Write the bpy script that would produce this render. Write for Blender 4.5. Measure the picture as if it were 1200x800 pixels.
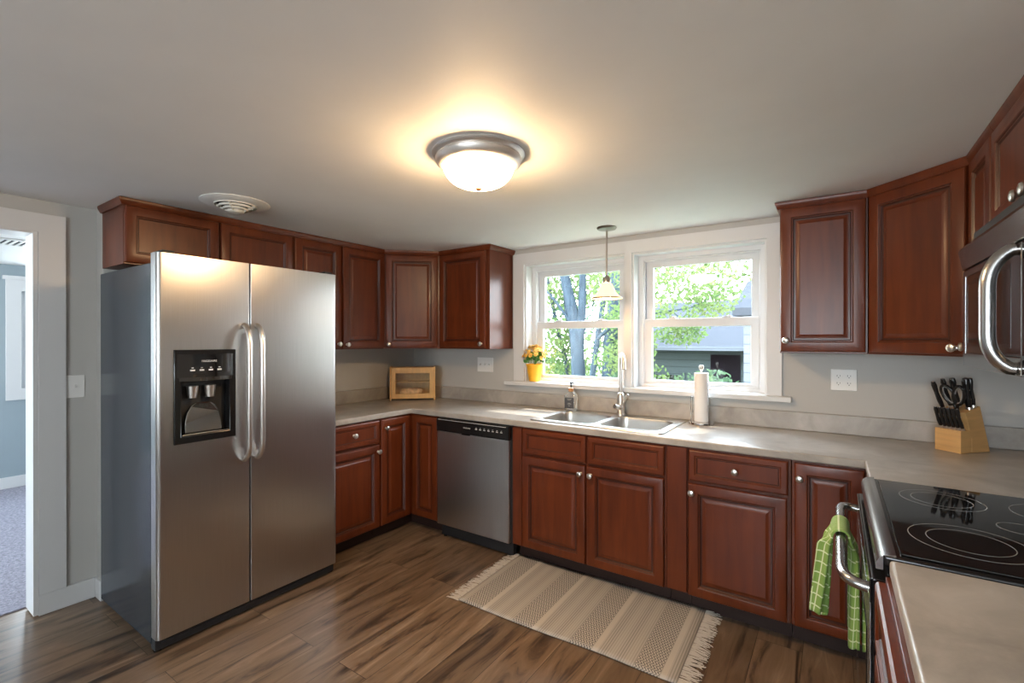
import bpy, bmesh, math, random
from mathutils import Vector, Matrix
random.seed(7)
for o in list(bpy.data.objects): bpy.data.objects.remove(o)
S = bpy.context.scene
COL = S.collection
PI = math.pi

# ------------------------------------------------------------------ camera, world, sun, exposure
cam = bpy.data.objects.new('camera', bpy.data.cameras.new('camera')); COL.objects.link(cam)
cam.data.sensor_width = 36; cam.data.lens = 36 * 554.2 / 1200
cam.data.clip_start = .02; cam.data.clip_end = 200
cam.location = (3.2111, -3.0948, 1.4136)
cam.rotation_euler = (math.radians(90 - .11), 0, math.radians(34.30))
S.camera = cam
S.view_settings.view_transform = 'Standard'; S.view_settings.look = 'None'
S.view_settings.gamma = 1; S.view_settings.use_curve_mapping = False
S.view_settings.exposure = 0.1
W_STRENGTH = 22.0
SUN = 9.0
LAMP = 110.0
PEND = 40.0
w = bpy.data.worlds.new('world'); S.world = w; w.use_nodes = True
nt = w.node_tree; bg = nt.nodes['Background']
tc = nt.nodes.new('ShaderNodeTexCoord'); sx = nt.nodes.new('ShaderNodeSeparateXYZ')
rp = nt.nodes.new('ShaderNodeValToRGB')
nt.links.new(tc.outputs['Generated'], sx.inputs[0]); nt.links.new(sx.outputs['Z'], rp.inputs[0])
rp.color_ramp.elements[0].position = 0.0; rp.color_ramp.elements[0].color = (.90, .95, 1.0, 1)
rp.color_ramp.elements[1].position = .8; rp.color_ramp.elements[1].color = (.66, .82, 1.0, 1)
nt.links.new(rp.outputs[0], bg.inputs[0]); bg.inputs[1].default_value = W_STRENGTH
sun = bpy.data.objects.new('sun', bpy.data.lights.new('sun', 'SUN')); COL.objects.link(sun)
sun.data.energy = SUN; sun.data.angle = .02; sun.data.color = (1, .93, .8)
sun.rotation_euler = (math.radians(-32), 0, math.radians(-15))   # high sun beyond the window wall

def portal(name, loc, rot, sx_, sy_):
    l = bpy.data.lights.new(name, 'AREA'); l.shape = 'RECTANGLE'; l.size = sx_; l.size_y = sy_
    l.cycles.is_portal = True
    o = bpy.data.objects.new(name, l); COL.objects.link(o); o.location = loc; o.rotation_euler = rot
portal('window_portal', (2.05, .25, 1.55), (-PI/2, 0, 0), 1.75, .95)
portal('window_portal', (2.9, -5.85, 1.45), (PI/2, 0, 0), 1.7, 1.0)
portal('window_portal', (-3.4, -1.6, 1.42), (0, -PI/2, 0), .92, .8)
portal('window_portal', (-1.7, -5.45, 1.38), (PI/2, 0, 0), 2.4, 1.2)

# ------------------------------------------------------------------ materials
def base_mat(name):
    m = bpy.data.materials.new(name); m.use_nodes = True
    return m, m.node_tree, m.node_tree.nodes['Principled BSDF']
def mat(name, col, rough=.5, metal=0, coat=0, noise=0, scale=20, stretch=(1,1,1), bump=0, bscale=60, emis=None, es=0, aniso=0, trans=0, ior=1.5, sub=0, spec=None):
    m, nt, b = base_mat(name)
    b.inputs['Base Color'].default_value = (*col, 1); b.inputs['Roughness'].default_value = rough
    b.inputs['Metallic'].default_value = metal; b.inputs['Coat Weight'].default_value = coat
    b.inputs['Coat Roughness'].default_value = .15; b.inputs['Anisotropic'].default_value = aniso
    b.inputs['Transmission Weight'].default_value = trans; b.inputs['IOR'].default_value = ior
    if spec is not None: b.inputs['Specular IOR Level'].default_value = spec
    tc = nt.nodes.new('ShaderNodeTexCoord')
    mp = nt.nodes.new('ShaderNodeMapping'); mp.inputs['Scale'].default_value = stretch
    nt.links.new(tc.outputs['Object'], mp.inputs[0])
    n = nt.nodes.new('ShaderNodeTexNoise'); n.inputs['Scale'].default_value = scale; n.inputs['Detail'].default_value = 5
    nt.links.new(mp.outputs[0], n.inputs['Vector'])
    r = nt.nodes.new('ShaderNodeValToRGB')
    a = max(noise, .0)
    r.color_ramp.elements[0].position = .3; r.color_ramp.elements[1].position = .7
    r.color_ramp.elements[0].color = (*[c * (1 - a) for c in col], 1)
    r.color_ramp.elements[1].color = (*[min(1, c * (1 + a)) for c in col], 1)
    nt.links.new(n.outputs[0], r.inputs[0]); nt.links.new(r.outputs[0], b.inputs['Base Color'])
    if bump:
        n2 = nt.nodes.new('ShaderNodeTexNoise'); n2.inputs['Scale'].default_value = bscale; n2.inputs['Detail'].default_value = 3
        nt.links.new(mp.outputs[0], n2.inputs['Vector'])
        bp = nt.nodes.new('ShaderNodeBump'); bp.inputs['Strength'].default_value = bump; bp.inputs['Distance'].default_value = .004
        nt.links.new(n2.outputs[0], bp.inputs['Height']); nt.links.new(bp.outputs[0], b.inputs['Normal'])
    if emis:
        b.inputs['Emission Color'].default_value = (*emis, 1); b.inputs['Emission Strength'].default_value = es
    return m

WALLC = (.50, .487, .46)
M = {}
M['wall'] = mat('wall_paint', WALLC, .55, noise=.02, scale=3, bump=.08, bscale=120)
M['ceil'] = mat('ceiling_paint', (.80, .785, .76), .6, noise=.02, scale=4, bump=.15, bscale=25)
M['wall2'] = mat('pale_blue_paint', (.30, .36, .39), .55, noise=.02, scale=3)
M['trim'] = mat('white_trim', (.66, .655, .65), .35)
M['vinyl'] = mat('white_vinyl', (.68, .685, .70), .3)
M['steel'] = mat('brushed_steel', (.54, .53, .52), .30, 1, noise=.05, scale=8, stretch=(60,60,.6), aniso=.5, bump=.05, bscale=.8)
M['steel_h'] = mat('brushed_steel_horizontal', (.46, .45, .44), .26, 1, noise=.05, scale=8, stretch=(1,1,60), aniso=.4)
M['sinksteel'] = mat('sink_steel', (.56, .55, .53), .34, 1, noise=.03, scale=10)
M['dsteel'] = mat('dark_satin_steel', (.30, .29, .285), .2, 1)
M['nickel'] = mat('brushed_nickel', (.68, .64, .60), .33, 1)
M['dnickel'] = mat('aged_nickel', (.36, .33, .30), .3, 1)
M['knob'] = mat('satin_nickel', (.70, .67, .63), .28, 1)
M['chrome'] = mat('chrome', (.8, .8, .8), .08, 1)
M['dchrome'] = mat('dark_chrome', (.32, .31, .30), .12, 1)
M['blk'] = mat('black_plastic', (.010, .010, .011), .18)
M['blkm'] = mat('matt_black', (.015, .015, .016), .5)
M['fside'] = mat('textured_charcoal', (.030, .036, .045), .16, 0, noise=.1, scale=30, bump=.08, bscale=130, coat=0, spec=.35)
M['glassblk'] = mat('black_glass', (.006, .006, .007), .04, spec=.8)
M['darkglass'] = mat('dark_oven_glass', (.02, .018, .017), .06, spec=.8)
M['pine'] = mat('light_wood', (.62, .36, .14), .42, noise=.12, scale=7, stretch=(1,1,8), coat=.2)
M['bamboo'] = mat('bamboo', (.66, .38, .13), .4, noise=.1, scale=6, stretch=(8,1,1), coat=.2)
M['white'] = mat('white_plastic', (.80, .79, .76), .35)
M['paper'] = mat('paper', (.84, .82, .80), .9, bump=.3, bscale=200)
M['ring'] = mat('grey_print', (.30, .30, .30), .2)
M['yel'] = mat('yellow_pot', (.95, .45, .02), .45, noise=.08, scale=25)
M['petal'] = mat('orange_petals', (1.0, .50, .10), .6, noise=.35, scale=45)
M['leafpot'] = mat('dark_leaf', (.06, .20, .03), .5, noise=.4, scale=60)
M['bread'] = mat('bread_crust', (.80, .46, .24), .8, noise=.35, scale=30, bump=.6, bscale=60)
M['liquid'] = mat('clear_soap', (.85, .88, .90), .05, trans=.85, ior=1.35)
M['label'] = mat('dark_label', (.05, .055, .065), .6)
M['labelink'] = mat('label_ink', (.55, .55, .52), .6)
M['copper'] = mat('copper_collar', (.75, .34, .14), .3, .8)
M['logo'] = mat('logo_grey', (.62, .62, .62), .4)
M['ivory'] = mat('ivory_grille', (.72, .69, .62), .5)
M['dim'] = mat('dark_hole', (.03, .03, .03), .8)

def wood_mat(name, c1, c2, rough=.36, coat=.12, horiz=False):
    m, nt, b = base_mat(name)
    tc = nt.nodes.new('ShaderNodeTexCoord'); mp = nt.nodes.new('ShaderNodeMapping')
    mp.inputs['Scale'].default_value = (1, 9, 9) if horiz else (9, 9, 1)
    nt.links.new(tc.outputs['Object'], mp.inputs[0])
    n = nt.nodes.new('ShaderNodeTexNoise'); n.inputs['Scale'].default_value = 3.2; n.inputs['Detail'].default_value = 6; n.inputs['Distortion'].default_value = .4
    n2 = nt.nodes.new('ShaderNodeTexNoise'); n2.inputs['Scale'].default_value = 2.4; n2.inputs['Detail'].default_value = 2
    nt.links.new(mp.outputs[0], n.inputs['Vector']); nt.links.new(tc.outputs['Object'], n2.inputs['Vector'])
    mx = nt.nodes.new('ShaderNodeMath'); mx.operation = 'MULTIPLY_ADD'; mx.inputs[1].default_value = .5
    nt.links.new(n.outputs[0], mx.inputs[0])
    m2 = nt.nodes.new('ShaderNodeMath'); m2.operation = 'MULTIPLY'; m2.inputs[1].default_value = .5
    nt.links.new(n2.outputs[0], m2.inputs[0]); nt.links.new(m2.outputs[0], mx.inputs[2])
    r = nt.nodes.new('ShaderNodeValToRGB')
    r.color_ramp.elements[0].position = .35; r.color_ramp.elements[0].color = (*c1, 1)
    r.color_ramp.elements[1].position = .65; r.color_ramp.elements[1].color = (*c2, 1)
    nt.links.new(mx.outputs[0], r.inputs[0]); nt.links.new(r.outputs[0], b.inputs['Base Color'])
    b.inputs['Roughness'].default_value = rough; b.inputs['Coat Weight'].default_value = coat; b.inputs['Coat Roughness'].default_value = .22; b.inputs['Specular IOR Level'].default_value = .38
    return m
M['cherry'] = wood_mat('cherry_stain', (.080, .0150, .0034), (.150, .0310, .0072))
M['cherryd'] = wood_mat('cherry_stain_side', (.080, .016, .0045), (.135, .029, .0075))
M['glaze'] = mat('dark_glaze', (.048, .010, .004), .4, coat=.2)
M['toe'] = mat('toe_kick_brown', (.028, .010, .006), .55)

def counter_mat():
    m, nt, b = base_mat('laminate_taupe')
    tc = nt.nodes.new('ShaderNodeTexCoord')
    n = nt.nodes.new('ShaderNodeTexNoise'); n.inputs['Scale'].default_value = 5; n.inputs['Detail'].default_value = 8; n.inputs['Roughness'].default_value = .62; n.inputs['Distortion'].default_value = .5
    nt.links.new(tc.outputs['Object'], n.inputs['Vector'])
    r = nt.nodes.new('ShaderNodeValToRGB'); e = r.color_ramp.elements
    e[0].position = .3; e[0].color = (.27, .245, .22, 1); e[1].position = .72; e[1].color = (.50, .465, .43, 1)
    k = e.new(.5); k.color = (.375, .345, .31, 1)
    nt.links.new(n.outputs[0], r.inputs[0]); nt.links.new(r.outputs[0], b.inputs['Base Color'])
    b.inputs['Roughness'].default_value = .30
    return m
M['counter'] = counter_mat()

def floor_mat():
    m, nt, b = base_mat('laminate_planks')
    tc = nt.nodes.new('ShaderNodeTexCoord')
    mp = nt.nodes.new('ShaderNodeMapping'); mp.inputs['Rotation'].default_value = (0, 0, PI/2); mp.inputs['Location'].default_value = (2.52, .016, 0)
    nt.links.new(tc.outputs['Object'], mp.inputs[0])
    br = nt.nodes.new('ShaderNodeTexBrick'); br.offset = .37; br.inputs['Scale'].default_value = 1
    br.inputs['Brick Width'].default_value = 1.2; br.inputs['Row Height'].default_value = .183
    br.inputs['Mortar Size'].default_value = .0012; br.inputs['Mortar Smooth'].default_value = .3
    br.inputs['Color1'].default_value = (0, 0, 0, 1); br.inputs['Color2'].default_value = (1, 1, 1, 1); br.inputs['Mortar'].default_value = (.3, .3, .3, 1)
    nt.links.new(mp.outputs[0], br.inputs['Vector'])
    # per-plank offset of the grain
    sc = nt.nodes.new('ShaderNodeVectorMath'); sc.operation = 'MULTIPLY'; sc.inputs[1].default_value = (1.0, 7.5, 1)
    nt.links.new(mp.outputs[0], sc.inputs[0])
    of = nt.nodes.new('ShaderNodeVectorMath'); of.operation = 'MULTIPLY_ADD'; of.inputs[1].default_value = (17, 9, 5)
    nt.links.new(br.outputs['Color'], of.inputs[0]); nt.links.new(sc.outputs[0], of.inputs[2])
    n = nt.nodes.new('ShaderNodeTexNoise'); n.inputs['Scale'].default_value = 2.0; n.inputs['Detail'].default_value = 8; n.inputs['Roughness'].default_value = .62; n.inputs['Distortion'].default_value = .9
    nt.links.new(of.outputs[0], n.inputs['Vector'])
    r = nt.nodes.new('ShaderNodeValToRGB'); e = r.color_ramp.elements
    e[0].position = .30; e[0].color = (.028, .018, .012, 1); e[1].position = .70; e[1].color = (.30, .21, .14, 1)
    k = e.new(.40); k.color = (.095, .060, .038, 1); k = e.new(.47); k.color = (.165, .105, .064, 1); k = e.new(.58); k.color = (.205, .137, .086, 1)
    nt.links.new(n.outputs[0], r.inputs[0])
    mx = nt.nodes.new('ShaderNodeMix'); mx.data_type = 'RGBA'; mx.blend_type = 'MULTIPLY'; mx.inputs[0].default_value = .55
    v = nt.nodes.new('ShaderNodeMapRange'); v.inputs[3].default_value = .55; v.inputs[4].default_value = 1.15
    nt.links.new(br.outputs['Color'], v.inputs[0])
    cb = nt.nodes.new('ShaderNodeCombineColor')
    for i in range(3): nt.links.new(v.outputs[0], cb.inputs[i])
    nt.links.new(r.outputs[0], mx.inputs[6]); nt.links.new(cb.outputs[0], mx.inputs[7])
    mo = nt.nodes.new('ShaderNodeMix'); mo.data_type = 'RGBA'; nt.links.new(br.outputs['Fac'], mo.inputs[0])
    nt.links.new(mx.outputs[2], mo.inputs[6]); mo.inputs[7].default_value = (.02, .013, .008, 1)
    nt.links.new(mo.outputs[2], b.inputs['Base Color'])
    b.inputs['Roughness'].default_value = .28
    bp = nt.nodes.new('ShaderNodeBump'); bp.inputs['Strength'].default_value = .12; bp.inputs['Distance'].default_value = .002
    nt.links.new(n.outputs[0], bp.inputs['Height']); nt.links.new(bp.outputs[0], b.inputs['Normal'])
    return m
M['floor'] = floor_mat()
M['carpet'] = mat('grey_carpet', (.30, .285, .34), .95, noise=.35, scale=60, bump=1, bscale=120)

def glass_pane(name='window_glass', ior=1.45):
    m, nt, b = base_mat(name)
    t = nt.nodes.new('ShaderNodeBsdfTransparent'); t.inputs[0].default_value = (.96, .98, .98, 1)
    g = nt.nodes.new('ShaderNodeBsdfGlossy'); g.inputs['Roughness'].default_value = .02
    lw = nt.nodes.new('ShaderNodeLayerWeight'); lw.inputs[0].default_value = .5
    pw = nt.nodes.new('ShaderNodeMath'); pw.operation = 'POWER'; pw.inputs[1].default_value = 5; nt.links.new(lw.outputs['Facing'], pw.inputs[0])
    f = nt.nodes.new('ShaderNodeMath'); f.operation = 'MULTIPLY_ADD'; r0 = ((ior-1)/(ior+1))**2
    f.inputs[1].default_value = 1-r0; f.inputs[2].default_value = r0; nt.links.new(pw.outputs[0], f.inputs[0])
    mx = nt.nodes.new('ShaderNodeMixShader')
    nt.links.new(f.outputs[0], mx.inputs[0]); nt.links.new(t.outputs[0], mx.inputs[1]); nt.links.new(g.outputs[0], mx.inputs[2])
    nt.links.new(mx.outputs[0], nt.nodes['Material Output'].inputs[0])
    return m
M['pane'] = glass_pane(); M['acrylic'] = glass_pane('clear_acrylic', 1.2)

def emit(name, col, s):
    m, nt, b = base_mat(name)
    e = nt.nodes.new('ShaderNodeEmission'); e.inputs[0].default_value = (*col, 1); e.inputs[1].default_value = s
    nt.links.new(e.outputs[0], nt.nodes['Material Output'].inputs[0])
    return m
M['dome'] = emit('lit_alabaster_glass', (1, .66, .35), LAMP)
M['bulb'] = emit('lit_bulb', (1, .62, .30), PEND * 3)
M['shade'] = mat('amber_frosted_glass', (.9, .72, .45), .35, emis=(1, .60, .26), es=1.6)

def rug_mat():
    m, nt, b = base_mat('rug_weave')
    tc = nt.nodes.new('ShaderNodeTexCoord'); sp = nt.nodes.new('ShaderNodeSeparateXYZ'); nt.links.new(tc.outputs['Object'], sp.inputs[0])
    def math_(op, a, bb=None, c=None):
        n = nt.nodes.new('ShaderNodeMath'); n.operation = op
        for i, v in enumerate((a, bb, c)):
            if v is None: continue
            if isinstance(v, (int, float)): n.inputs[i].default_value = v
            else: nt.links.new(v, n.inputs[i])
        return n.outputs[0]
    X, Y = sp.outputs[0], sp.outputs[1]
    u = math_('FRACT', math_('DIVIDE', math_('ADD', X, .524 + 4 * .303), .303))       # one repeat of the bands, 0 at the left
    zz = math_('MULTIPLY', math_('LESS_THAN', u, .36), math_('GREATER_THAN', u, .01))
    cream = math_('MULTIPLY', math_('GREATER_THAN', u, .37), math_('LESS_THAN', u, .45))
    tri = math_('ABSOLUTE', math_('SUBTRACT', math_('FRACT', math_('MULTIPLY', Y, 34)), .5))
    zig = math_('GREATER_THAN', math_('FRACT', math_('ADD', math_('MULTIPLY', X, 72), math_('MULTIPLY', tri, 2))), .48)
    fine = math_('SINE', math_('MULTIPLY', X, 560))
    fine = math_('MULTIPLY_ADD', fine, .5, .5)
    wide = math_('SINE', math_('MULTIPLY', u, 26)); wide = math_('MULTIPLY_ADD', wide, .18, .45)
    stripes = math_('MULTIPLY', fine, wide)
    dark = math_('MULTIPLY', zz, math_('MULTIPLY', zig, .85))
    rest = math_('SUBTRACT', 1, math_('ADD', zz, cream))
    fac = math_('ADD', dark, math_('MULTIPLY', rest, math_('MULTIPLY_ADD', stripes, .75, .12)))
    mx = nt.nodes.new('ShaderNodeMix'); mx.data_type = 'RGBA'; nt.links.new(fac, mx.inputs[0])
    mx.inputs[6].default_value = (.50, .455, .40, 1); mx.inputs[7].default_value = (.105, .098, .098, 1)
    nt.links.new(mx.outputs[2], b.inputs['Base Color']); b.inputs['Roughness'].default_value = .95
    return m
M['rug'] = rug_mat()
M['fringe'] = mat('cotton_fringe', (.55, .49, .42), .95)

def towel_mat():
    m, nt, b = base_mat('green_check_towel')
    tc = nt.nodes.new('ShaderNodeTexCoord'); mp = nt.nodes.new('ShaderNodeMapping'); nt.links.new(tc.outputs['UV'], mp.inputs[0])
    br = nt.nodes.new('ShaderNodeTexBrick'); br.offset = 0; br.inputs['Scale'].default_value = 1
    br.inputs['Brick Width'].default_value = .034; br.inputs['Row Height'].default_value = .034; br.inputs['Mortar Size'].default_value = .0022
    br.inputs['Color1'].default_value = (.20, .33, .07, 1); br.inputs['Color2'].default_value = (.24, .37, .09, 1); br.inputs['Mortar'].default_value = (.62, .68, .42, 1)
    nt.links.new(mp.outputs[0], br.inputs['Vector']); nt.links.new(br.outputs['Color'], b.inputs['Base Color'])
    n = nt.nodes.new('ShaderNodeTexNoise'); n.inputs['Scale'].default_value = 300; nt.links.new(tc.outputs['Object'], n.inputs['Vector'])
    bp = nt.nodes.new('ShaderNodeBump'); bp.inputs['Strength'].default_value = .5; bp.inputs['Distance'].default_value = .003
    nt.links.new(n.outputs[0], bp.inputs['Height']); nt.links.new(bp.outputs[0], b.inputs['Normal'])
    b.inputs['Roughness'].default_value = .95
    return m
M['towel'] = towel_mat()
# outdoors
M['bark'] = mat('grey_bark', (.030, .040, .050), .9, noise=.3, scale=6, stretch=(4,4,.6), bump=.8, bscale=12, spec=0)
def leaf_mat(name, c1, c2):
    m, nt, b = base_mat(name)
    oi = nt.nodes.new('ShaderNodeTexCoord'); n = nt.nodes.new('ShaderNodeTexNoise'); n.inputs['Scale'].default_value = 2.5
    nt.links.new(oi.outputs['Object'], n.inputs['Vector'])
    r = nt.nodes.new('ShaderNodeValToRGB'); r.color_ramp.elements[0].position = .35; r.color_ramp.elements[1].position = .65
    r.color_ramp.elements[0].color = (*c1, 1); r.color_ramp.elements[1].color = (*c2, 1)
    nt.links.new(n.outputs[0], r.inputs[0])
    d = nt.nodes.new('ShaderNodeBsdfDiffuse'); t = nt.nodes.new('ShaderNodeBsdfTranslucent'); mx = nt.nodes.new('ShaderNodeMixShader'); mx.inputs[0].default_value = .5
    nt.links.new(r.outputs[0], d.inputs[0]); nt.links.new(r.outputs[0], t.inputs[0])
    nt.links.new(d.outputs[0], mx.inputs[1]); nt.links.new(t.outputs[0], mx.inputs[2])
    nt.links.new(mx.outputs[0], nt.nodes['Material Output'].inputs[0])
    return m
M['leaf'] = leaf_mat('fresh_leaves', (.070, .115, .040), (.135, .165, .065))
M['leaf2'] = leaf_mat('bluish_leaves', (.050, .095, .055), (.095, .135, .070))
M['grass'] = mat('lawn', (.12, .15, .09), .9, noise=.3, scale=3, spec=0)
M['roofing'] = mat('grey_shingles', (.040, .042, .048), .9, noise=.15, scale=20, spec=0)
def siding(name, col, pitch=.16):
    m, nt, b = base_mat(name)
    tc = nt.nodes.new('ShaderNodeTexCoord'); sp = nt.nodes.new('ShaderNodeSeparateXYZ'); nt.links.new(tc.outputs['Object'], sp.inputs[0])
    d = nt.nodes.new('ShaderNodeMath'); d.operation = 'DIVIDE'; d.inputs[1].default_value = pitch; nt.links.new(sp.outputs[2], d.inputs[0])
    f = nt.nodes.new('ShaderNodeMath'); f.operation = 'FRACT'; nt.links.new(d.outputs[0], f.inputs[0])
    r = nt.nodes.new('ShaderNodeValToRGB'); r.color_ramp.elements[0].position = 0; r.color_ramp.elements[0].color = (*[c*.35 for c in col], 1)
    r.color_ramp.elements[1].position = .14; r.color_ramp.elements[1].color = (*col, 1)
    nt.links.new(f.outputs[0], r.inputs[0]); nt.links.new(r.outputs[0], b.inputs['Base Color']); b.inputs['Roughness'].default_value = .8; b.inputs['Specular IOR Level'].default_value = 0
    return m
M['siding'] = siding('grey_green_siding', (.062, .074, .074), .19)
M['sidingw'] = siding('white_siding', (.110, .116, .128), .15)

# ------------------------------------------------------------------ mesh helpers
class B:
    def __init__(s): s.v = []; s.f = []; s.uv = None
    def add(s, vs, fs):
        n = len(s.v); s.v += [tuple(v) for v in vs]; s.f += [tuple(i + n for i in f) for f in fs]; return s
    def box(s, x0, x1, y0, y1, z0, z1):
        return s.add([(x0,y0,z0),(x1,y0,z0),(x1,y1,z0),(x0,y1,z0),(x0,y0,z1),(x1,y0,z1),(x1,y1,z1),(x0,y1,z1)],
                     [(0,3,2,1),(4,5,6,7),(0,1,5,4),(1,2,6,5),(2,3,7,6),(3,0,4,7)])
    def prism(s, poly, a, b, axis='z'):
        n = len(poly)
        def P(p, c): return (p[0], p[1], c) if axis == 'z' else ((p[0], c, p[1]) if axis == 'y' else (c, p[0], p[1]))
        vs = [P(p, a) for p in poly] + [P(p, b) for p in poly]
        return s.add(vs, [tuple(range(n)), tuple(range(2*n-1, n-1, -1))] + [(i, (i+1) % n, n + (i+1) % n, n + i) for i in range(n)])
    def lathe(s, prof, c=(0,0,0), n=32, axis='z', close=False):
        vs = []; fs = []
        for r, h in prof:
            for k in range(n):
                a = 2*PI*k/n; x, y = r*math.cos(a), r*math.sin(a)
                if axis == 'z': p = (x, y, h)
                elif axis == 'y': p = (x, h, y)
                else: p = (h, x, y)
                vs.append((c[0]+p[0], c[1]+p[1], c[2]+p[2]))
        m = len(prof)
        for i in range(m - 1 + (1 if close else 0)):
            j = (i + 1) % m
            for k in range(n):
                fs.append((i*n+k, i*n+(k+1) % n, j*n+(k+1) % n, j*n+k))
        if not close:
            if prof[0][0] > 1e-5: fs.append(tuple(range(n)))
            if prof[-1][0] > 1e-5: fs.append(tuple((m-1)*n + k for k in range(n)))
        return s.add(vs, fs)
    def tube(s, pts, r, n=12, flat=1.0):
        pts = [Vector(p) for p in pts]; m = len(pts); rs = r if isinstance(r, (list, tuple)) else [r]*m
        up = None; vs = []
        for i, p in enumerate(pts):
            t = (pts[min(i+1, m-1)] - pts[max(i-1, 0)]).normalized()
            if up is None:
                up = Vector((0,0,1)) if abs(t.z) < .9 else Vector((0,1,0))
            up = (up - t*up.dot(t)).normalized(); sd = t.cross(up)
            for k in range(n):
                a = 2*PI*k/n; vs.append(p + (sd*math.cos(a) + up*math.sin(a)*flat)*rs[i])
        fs = [(i*n+k, i*n+(k+1) % n, (i+1)*n+(k+1) % n, (i+1)*n+k) for i in range(m-1) for k in range(n)]
        fs += [tuple(range(n)), tuple((m-1)*n+k for k in range(n))]
        return s.add(vs, fs)
    def sphere(s, c, r, n=12, sz=1.0):
        return s.lathe([(max(r*math.sin(PI*i/n), 1e-4), -r*sz*math.cos(PI*i/n)) for i in range(n+1)], c, n=n*2)
    def cells(s, xs, ys, inside, a, b, axis='z'):
        nx, ny = len(xs)-1, len(ys)-1
        I = lambda i, j: 0 <= i < nx and 0 <= j < ny and inside((xs[i]+xs[i+1])/2, (ys[j]+ys[j+1])/2)
        def P(x, y, c): return (x, y, c) if axis == 'z' else ((x, c, y) if axis == 'y' else (c, x, y))
        idx = {}; vs = []; fs = []
        def V(i, j, c):
            k = (i, j, c)
            if k not in idx: idx[k] = len(vs); vs.append(P(xs[i], ys[j], b if c else a))
            return idx[k]
        for i in range(nx):
            for j in range(ny):
                if not I(i, j): continue
                fs.append((V(i,j,1), V(i+1,j,1), V(i+1,j+1,1), V(i,j+1,1)))
                fs.append((V(i,j,0), V(i,j+1,0), V(i+1,j+1,0), V(i+1,j,0)))
                for di, dj, p, q in ((-1,0,(0,1),(0,0)), (1,0,(1,0),(1,1)), (0,-1,(0,0),(1,0)), (0,1,(1,1),(0,1))):
                    if not I(i+di, j+dj):
                        fs.append((V(i+p[0],j+p[1],0), V(i+q[0],j+q[1],0), V(i+q[0],j+q[1],1), V(i+p[0],j+p[1],1)))
        return s.add(vs, fs)
    def panel(s, x0, x1, z0, z1, yb, prof, back=True):
        """rectangular door facing -y: prof = (inset, forward distance from yb)"""
        vs = []; fs = []
        for d, h in prof:
            vs += [(x0+d, yb-h, z0+d), (x1-d, yb-h, z0+d), (x1-d, yb-h, z1-d), (x0+d, yb-h, z1-d)]
        for i in range(len(prof)-1):
            for k in range(4):
                fs.append((i*4+k, i*4+(k+1) % 4, i*4+4+(k+1) % 4, i*4+4+k))
        m = (len(prof)-1)*4; fs.append((m, m+1, m+2, m+3))
        if back: fs.append((3, 2, 1, 0))
        return s.add(vs, fs)
    def xf(s, mtx):
        s.v = [tuple(mtx @ Vector(v)) for v in s.v]; return s
    def build(s, name, m, parent=None, smooth=40, bevel=0, seg=2, uv=None, kind=None, solid=False):
        me = bpy.data.meshes.new(name); me.from_pydata(s.v, [], s.f)
        bm = bmesh.new(); bm.from_mesh(me); bmesh.ops.recalc_face_normals(bm, faces=bm.faces); bm.to_mesh(me); bm.free()
        me.materials.append(m)
        if uv:
            l = me.uv_layers.new(name='UVMap')
            for lp in me.loops: l.data[lp.index].uv = uv[lp.vertex_index]
        if smooth:
            me.shade_smooth(); me.set_sharp_from_angle(angle=math.radians(smooth))
        o = bpy.data.objects.new(name, me); COL.objects.link(o)
        if parent: o.parent = parent
        if bevel:
            b = o.modifiers.new('bevel', 'BEVEL'); b.width = bevel; b.segments = seg; b.limit_method = 'ANGLE'; b.angle_limit = math.radians(40)
            b.harden_normals = False
        if kind: o['kind'] = kind
        return o
def thing(name, label, cat, loc=(0,0,0), rz=0, group=None):
    o = bpy.data.objects.new(name, None); COL.objects.link(o); o.location = loc; o.rotation_euler = (0,0,rz)
    o.empty_display_size = .05
    o['label'] = label; o['category'] = cat
    if group: o['group'] = group
    return o
def tag(o, label, cat, group=None, kind=None):
    o['label'] = label; o['category'] = cat
    if group: o['group'] = group
    if kind: o['kind'] = kind
    return o
def struct(o): o['kind'] = 'structure'; return o
def text_part(txt, size, m, parent, loc, rot, depth=.0006, name='lettering'):
    c = bpy.data.curves.new('t', 'FONT'); c.body = txt; c.size = size; c.extrude = depth; c.align_x = 'CENTER'; c.align_y = 'CENTER'
    t = bpy.data.objects.new('t', c); COL.objects.link(t)
    bpy.context.view_layer.update()
    me = bpy.data.meshes.new_from_object(t.evaluated_get(bpy.context.evaluated_depsgraph_get()))
    bpy.data.objects.remove(t)
    mt = Matrix.Translation(loc) @ Matrix.Rotation(rot[2], 4, 'Z') @ Matrix.Rotation(rot[0], 4, 'X')
    me.transform(mt); me.materials.clear(); me.materials.append(m)
    o = bpy.data.objects.new(name, me); COL.objects.link(o); o.parent = parent
    return o
def arc(c, r, a0, a1, n, plane='xz'):
    out = []
    for i in range(n+1):
        a = a0 + (a1-a0)*i/n; x, y = r*math.cos(a), r*math.sin(a)
        out.append((c[0]+x, c[1], c[2]+y) if plane == 'xz' else ((c[0], c[1]+x, c[2]+y) if plane == 'yz' else (c[0]+x, c[1]+y, c[2])))
    return out
def bez(p0, p1, p2, n=6):
    p0, p1, p2 = Vector(p0), Vector(p1), Vector(p2)
    return [tuple((1-t)**2*p0 + 2*t*(1-t)*p1 + t*t*p2) for t in [i/n for i in range(n+1)]]

F = .03           # floor level
H = 2.123         # ceiling level
XR = 3.953        # right wall
YF = -5.6         # wall behind the camera
ZT = .914         # worktop

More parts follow.
